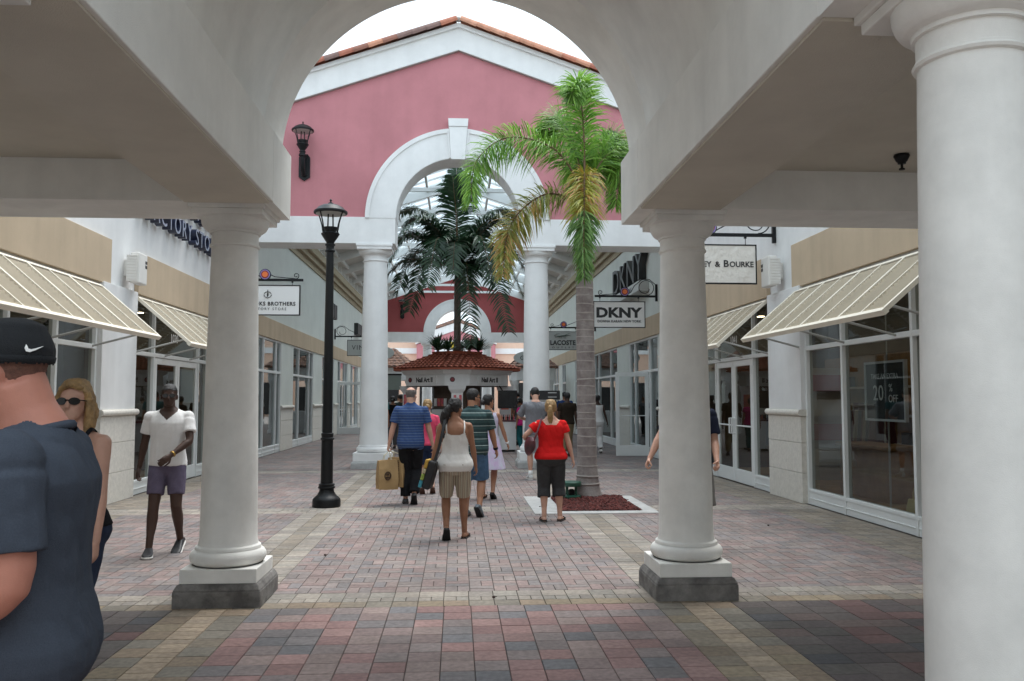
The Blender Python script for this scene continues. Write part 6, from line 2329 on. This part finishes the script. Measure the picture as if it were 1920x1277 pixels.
# ---- 6 woman in pink shirt behind him
f = Fig('woman in a hot pink shirt and denim shorts, half hidden behind the blue striped man', (-.50, 14.55, 0), 4, 1.58, 'f', 1.05, 0, 'fair',
        dict(L=(-.09, -.16, 40, 0), R=(.10, -.10, 40, -6)), None, .5, voxel=.009)
f.body()
f.shirt(cloth('hot_pink_cotton', (.72, .085, .16)), .90, .55, .014, .01, neck_cut(), .006)
f.pants(cloth('denim_navy', (.025, .04, .085)), 1.0, .86, .013, .018, name='shorts')
f.shoes(mat('tan_sandal', (.30, .12, .07), .6), mat('brown_sole', (.12, .06, .04), .7), kind='sandal', name='sandal')
f.hair(HR['blond'], 'bun', .004, .18, .07, .02)

# ---- 7 man in green striped polo
f = Fig('man in a green polo with pale stripes, sunglasses and denim shorts', (.22, 11.75, 0), -10, 1.73, 'm', 1.14, .07, 'tan',
        dict(L=(-.09, -.03, 4, 4), R=(.07, -.20, 48, -20)), dict(R=(.31, .16, .86), L=(-.30, .0, .84)), .55, head_yaw=-46)
f.body()
pol2 = stripe_mat('green_striped_pique', [(0, (.030, .055, .058)), (.44, (.045, .085, .085)), (.80, (.022, .04, .042)), (.90, (.36, .44, .42))], 'Z', .088)
f.shirt(pol2, .85, .80, .018, .014, None, .007, 'polo_shirt', zt=1.485, slv_flare=.022)
mb = MB()
f.trunk(mb, 1.472, 1.512, .010)
mb.build('collar', cloth('green_collar', (.03, .055, .058)), f.root, True, inv=False)
f.pants(cloth('denim_blue', (.085, .16, .27), .25), 1.0, .96, .018, .030, name='shorts')
f.shoes(mat('grey_trainer', (.26, .30, .33), .6, col2=(.05, .06, .07), mscale=24), M['black'], .006)
f.hair(HR['black'], 'short', .003, .176, .08, .03)
f.shades()
f.band('R', .93, .03, .034, M['iron'], 'watch')

# ---- 8 woman in lavender dress
f = Fig('woman in a pale lavender tie-dye dress walking beside the man in green stripes', (.50, 13.75, 0), -8, 1.66, 'f', 1.04, 0, 'tan',
        dict(L=(-.09, .08, 0, 0), R=(.08, -.14, 30, -8)), dict(R=(.32, .14, .90)), .6, head_yaw=-50, voxel=.009)
f.body()
f.skirt(mat('lavender_tie_dye', (.66, .44, .70), .9, col2=(.62, .66, .74), mscale=7), 1.08, .50, .09, 'dress', .014, 1.47, lambda c: c.z < 1.45 and not (abs(c.x) < .09 and c.z > 1.40))
f.shoes(M['black'], M['black'], kind='flat')
f.hair(HR['black'], 'bun', .004, .178, .05, .0)
f.band('R', .93, .03, .030, M['plastic_white'], 'bracelet')

# ---- 9 man in grey T-shirt
f = Fig('man in a loose grey T-shirt and shorts standing at the tall right column, looking down', (1.56, 17.0, 0), 4, 1.82, 'm', 1.04, .03, 'fair',
        dict(L=(-.10, -.02, 0, 6), R=(.13, .05, 0, -10)), dict(L=(-.12, .30, 1.12), R=(.12, .30, 1.12), Lp=(-1, -.3, -.4), Rp=(1, -.3, -.4)), .9, head_pitch=-22, voxel=.009)
f.body()
f.shirt(cloth('grey_jersey', (.20, .205, .225), .12), .84, .85, .022, .02, neck_cut(), .009, slv_flare=.02)
f.pants(cloth('pale_shorts', (.40, .42, .45)), 1.0, .95, .014, .03, name='shorts')
f.shoes(mat('white_trainer', (.62, .62, .60), .6), M['plastic_white'], .005)
for sd in 'LR':
    kn, an = f.legs[sd][1:]
    mb = MB()
    mb.tube([an + Vector((0, 0, .09)), an - Vector((0, 0, .03))], .044, 12)
    mb.build('sock', M['white_ink'], f.root, True, inv=False)
f.hair(HR['black'], 'short', .003, .176, .09, .04)

# ---- 10 woman in red
f = Fig('woman in a red top and grey cropped trousers with a blond ponytail, seen from behind', (1.23, 11.2, 0), -3, 1.58, 'f', 1.16, 0, 'fair',
        dict(L=(-.10, -.02, 0, 8), R=(.13, .04, 0, -18)), dict(L=(-.31, .20, 1.12), Lp=(-1, -.8, -.3), R=(.345, .02, .80)), .5, head_yaw=-6, hip=1.05)
f.body()
f.shirt(cloth('red_jersey', (.66, .018, .018), .10), .93, .50, .020, .0, lambda c: abs(c.x) > .135 or c.z < (1.39 if c.y < .03 else 1.36) + 1.2 * max(0, abs(c.x) - .075), .009, 'top', slv_flare=.018)
mb = MB()
f.trunk(mb, .90, .985, .020)
mb.build('waistband', bpy.data.materials['red_jersey'], f.root, True, inv=False)
f.pants(cloth('charcoal_jersey', (.052, .052, .054), .15), .99, 1.34, .015, .024, .006)
f.shoes(M['black'], M['black'], kind='flat')
f.hair(HR['blond'], 'ponytail', .004, .18, .06, .02)
rbag = thing('handbag', 'dark red shoulder handbag under the left arm of the woman in red', 'handbag', f.root.location)
rbag.rotation_euler = f.root.rotation_euler
mb = MB()
rg = []
for x_, hz, hy in ((-.16, .04, .03), (-.12, .10, .055), (0, .125, .065), (.10, .10, .055), (.14, .04, .03)):
    rg.append([Vector((-.235 - .06 * math.sin((x_ + .16) * 8) + hy * .9 * math.cos(a), -.03 + x_, .975 - x_ * .25 + hz * math.sin(a))) for a in [2 * math.pi * j / 14 for j in range(14)]])
mb.loft(rg)
mb.build('body', mat('dark_red_leather', (.16, .012, .022), .4, bump=.4, bscale=30, col2=(.035, .025, .03), mscale=5), rbag, 'auto', inv=False)
f.strap([Vector((-.24, -.13, 1.02)), Vector((-.19, -.15, 1.15)), Vector((-.14, -.10, 1.29)), Vector((-.13, -.02, 1.335)), Vector((-.135, .07, 1.27)), Vector((-.20, .10, 1.10)), Vector((-.235, .06, 1.03))], .03, bpy.data.materials['dark_red_leather'], parent=rbag)

# ---- 11 man hidden behind the right front column
f = Fig('man in a navy shirt and grey shorts mostly hidden behind the right front column', (2.43, 8.75, 0), 176, 1.78, 'm', 1.06, .04, 'fair',
        dict(R=(.19, .16, -6, 6), L=(-.12, -.16, 25, 0)), dict(R=(.50, .18, .90), L=(-.20, .22, .95), Rp=(.6, -1, .2)), 1.2)
f.body()
f.shirt(cloth('navy_cotton', (.018, .022, .042)), .86, .74, .016, .012, neck_cut(), .007)
f.pants(cloth('grey_shorts_cloth', (.22, .21, .20)), 1.0, .98, .016, .03, name='shorts')
f.shoes(bpy.data.materials['grey_trainer'], M['plastic_white'], .005)
f.hair(HR['brown'], 'short', .003, .176, .08, .03)

# ---- 12 woman in white
f = Fig('slim woman dressed in white walking away past the open glass door', (4.12, 24.95, 0), 4, 1.70, 'f', .96, 0, 'dark',
        dict(L=(-.08, .05, 0, 0), R=(.08, -.10, 20, 0)), dict(R=(.34, .06, .82)), .5, voxel=.011)
f.body()
f.shirt(wh, .92, .0, .014, .014, lambda c: c.z < 1.44 and not (abs(c.x) > .15 and c.z > 1.30), .005, 'top')
f.pants(wh, 1.0, 1.95, .014, .034)
f.shoes(M['plastic_white'], M['plastic_white'])
f.hair(HR['black'], 'afro', .006, .18, .08, .04, infl=.004)

# ---- the crowd in the gallery
cc = {n: cloth(n, c) for n, c in dict(cloth_black=(.012, .012, .013), cloth_brown=(.030, .022, .016), cloth_khaki=(.22, .17, .10), cloth_magenta=(.42, .02, .14), cloth_teal=(.02, .11, .12), cloth_olive=(.035, .045, .04),
                                           cloth_blue=(.02, .05, .16), cloth_grey=(.12, .12, .125), cloth_denim=(.05, .075, .13), cloth_ivory=(.55, .52, .46)).items()}
CROWD = [
    ('man in a dark brown shirt and khaki trousers just left of the front palm trunk', 3.05, 23.6, 6, 1.76, 'm', 1.06, 'cloth_brown', 'cloth_khaki', 'black', 'dark'),
    ('woman in a dark patterned top right of the tall column, behind the woman in red', 2.75, 26.6, 10, 1.70, 'f', 1.0, 'cloth_black', 'cloth_grey', 'black', 'dark'),
    ('man in a blue shirt behind the man in khaki trousers', 3.62, 28.6, -8, 1.82, 'm', 1.05, 'cloth_blue', 'cloth_denim', 'black', 'brown'),
    ('person in black close against the tall right column', 2.42, 28.0, 14, 1.62, 'f', 1.0, 'cloth_black', 'cloth_black', 'black', 'brown'),
    ('woman in a magenta top and teal trousers between the counter and the tall right column', 1.95, 25.2, 24, 1.60, 'f', 1.12, 'cloth_magenta', 'cloth_teal', 'black', 'brown'),
    ('man in an olive shirt and cap standing far behind the kiosk counter', 2.45, 34.5, 12, 1.84, 'm', 1.05, 'cloth_olive', 'cloth_black', 'black', 'brown'),
    ('person in pale clothes far behind the kiosk counter', 2.1, 36.0, -20, 1.66, 'f', 1.0, 'cloth_ivory', 'cloth_grey', 'brown', 'fair'),
    ('person in dark clothes beside the olive shirted man', 2.95, 35.6, 160, 1.72, 'f', 1.0, 'cloth_grey', 'cloth_black', 'black', 'brown'),
    ('person in black next to the tall right column far back', 3.1, 33.0, -30, 1.74, 'm', 1.05, 'cloth_black', 'cloth_denim', 'black', 'dark'),
    ('man in a teal shirt at the edge of the tall left column', -2.22, 24.8, -10, 1.80, 'm', 1.05, 'cloth_teal', 'cloth_black', 'black', 'brown'),
    ('woman in black left of the kiosk, third figure from the tall left column', -2.05, 27.6, 12, 1.66, 'f', 1.06, 'cloth_black', 'cloth_grey', 'black', 'brown'),
    ('man in a dark shirt left of the kiosk behind the man in blue stripes', -1.92, 29.8, 0, 1.74, 'm', 1.0, 'cloth_olive', 'cloth_khaki', 'black', 'brown'),
    ('person in grey far left of the kiosk', -2.75, 33.0, 170, 1.72, 'm', 1.0, 'cloth_grey', 'cloth_black', 'brown', 'fair'),
('tall man in black far back, left of the open glass door', 3.35, 31.0, 4, 1.84, 'm', 1.05, 'cloth_black', 'cloth_khaki', 'black', 'brown'),
    ('woman in a teal top far behind the display counter at right', 1.75, 31.5, 30, 1.64, 'f', 1.05, 'cloth_teal', 'cloth_denim', 'black', 'tan'),
    ('man in an ivory shirt far left of the kiosk', -2.45, 36.5, 5, 1.76, 'm', 1.05, 'cloth_ivory', 'cloth_denim', 'brown', 'tan'),
    ('woman in grey beside the woman in the magenta top', 2.15, 29.5, -12, 1.62, 'f', 1.0, 'cloth_grey', 'cloth_black', 'black', 'brown'),
]
for i, (lb, x, y, rz, h, sex, g_, top, bot, hr, skn) in enumerate(CROWD):
    a = random.uniform(.05, .16)
    f = Fig(lb, (x, y, 0), rz, h, sex, g_, .03 if sex == 'm' else 0, skn, dict(L=(-.09, a, 0, 0), R=(.09, -a, 30 * min(1, a * 7), 0)) if i % 2 else dict(R=(.09, a, 0, 0), L=(-.09, -a, 30 * min(1, a * 7), 0)), None, .5,
            head_yaw=random.uniform(-30, 30), voxel=.013, group='shoppers in the gallery behind the kiosk')
    f.body()
    f.shirt(cc[top], .88, .62 if sex == 'm' else .45, .016, .012, neck_cut(), .006)
    f.pants(cc[bot], 1.0, 1.92, .014, .02)
    f.shoes(M['black'], M['black'])
    f.hair(HR[hr], 'short' if sex == 'm' else 'bun', .004, .178, .07, .02)
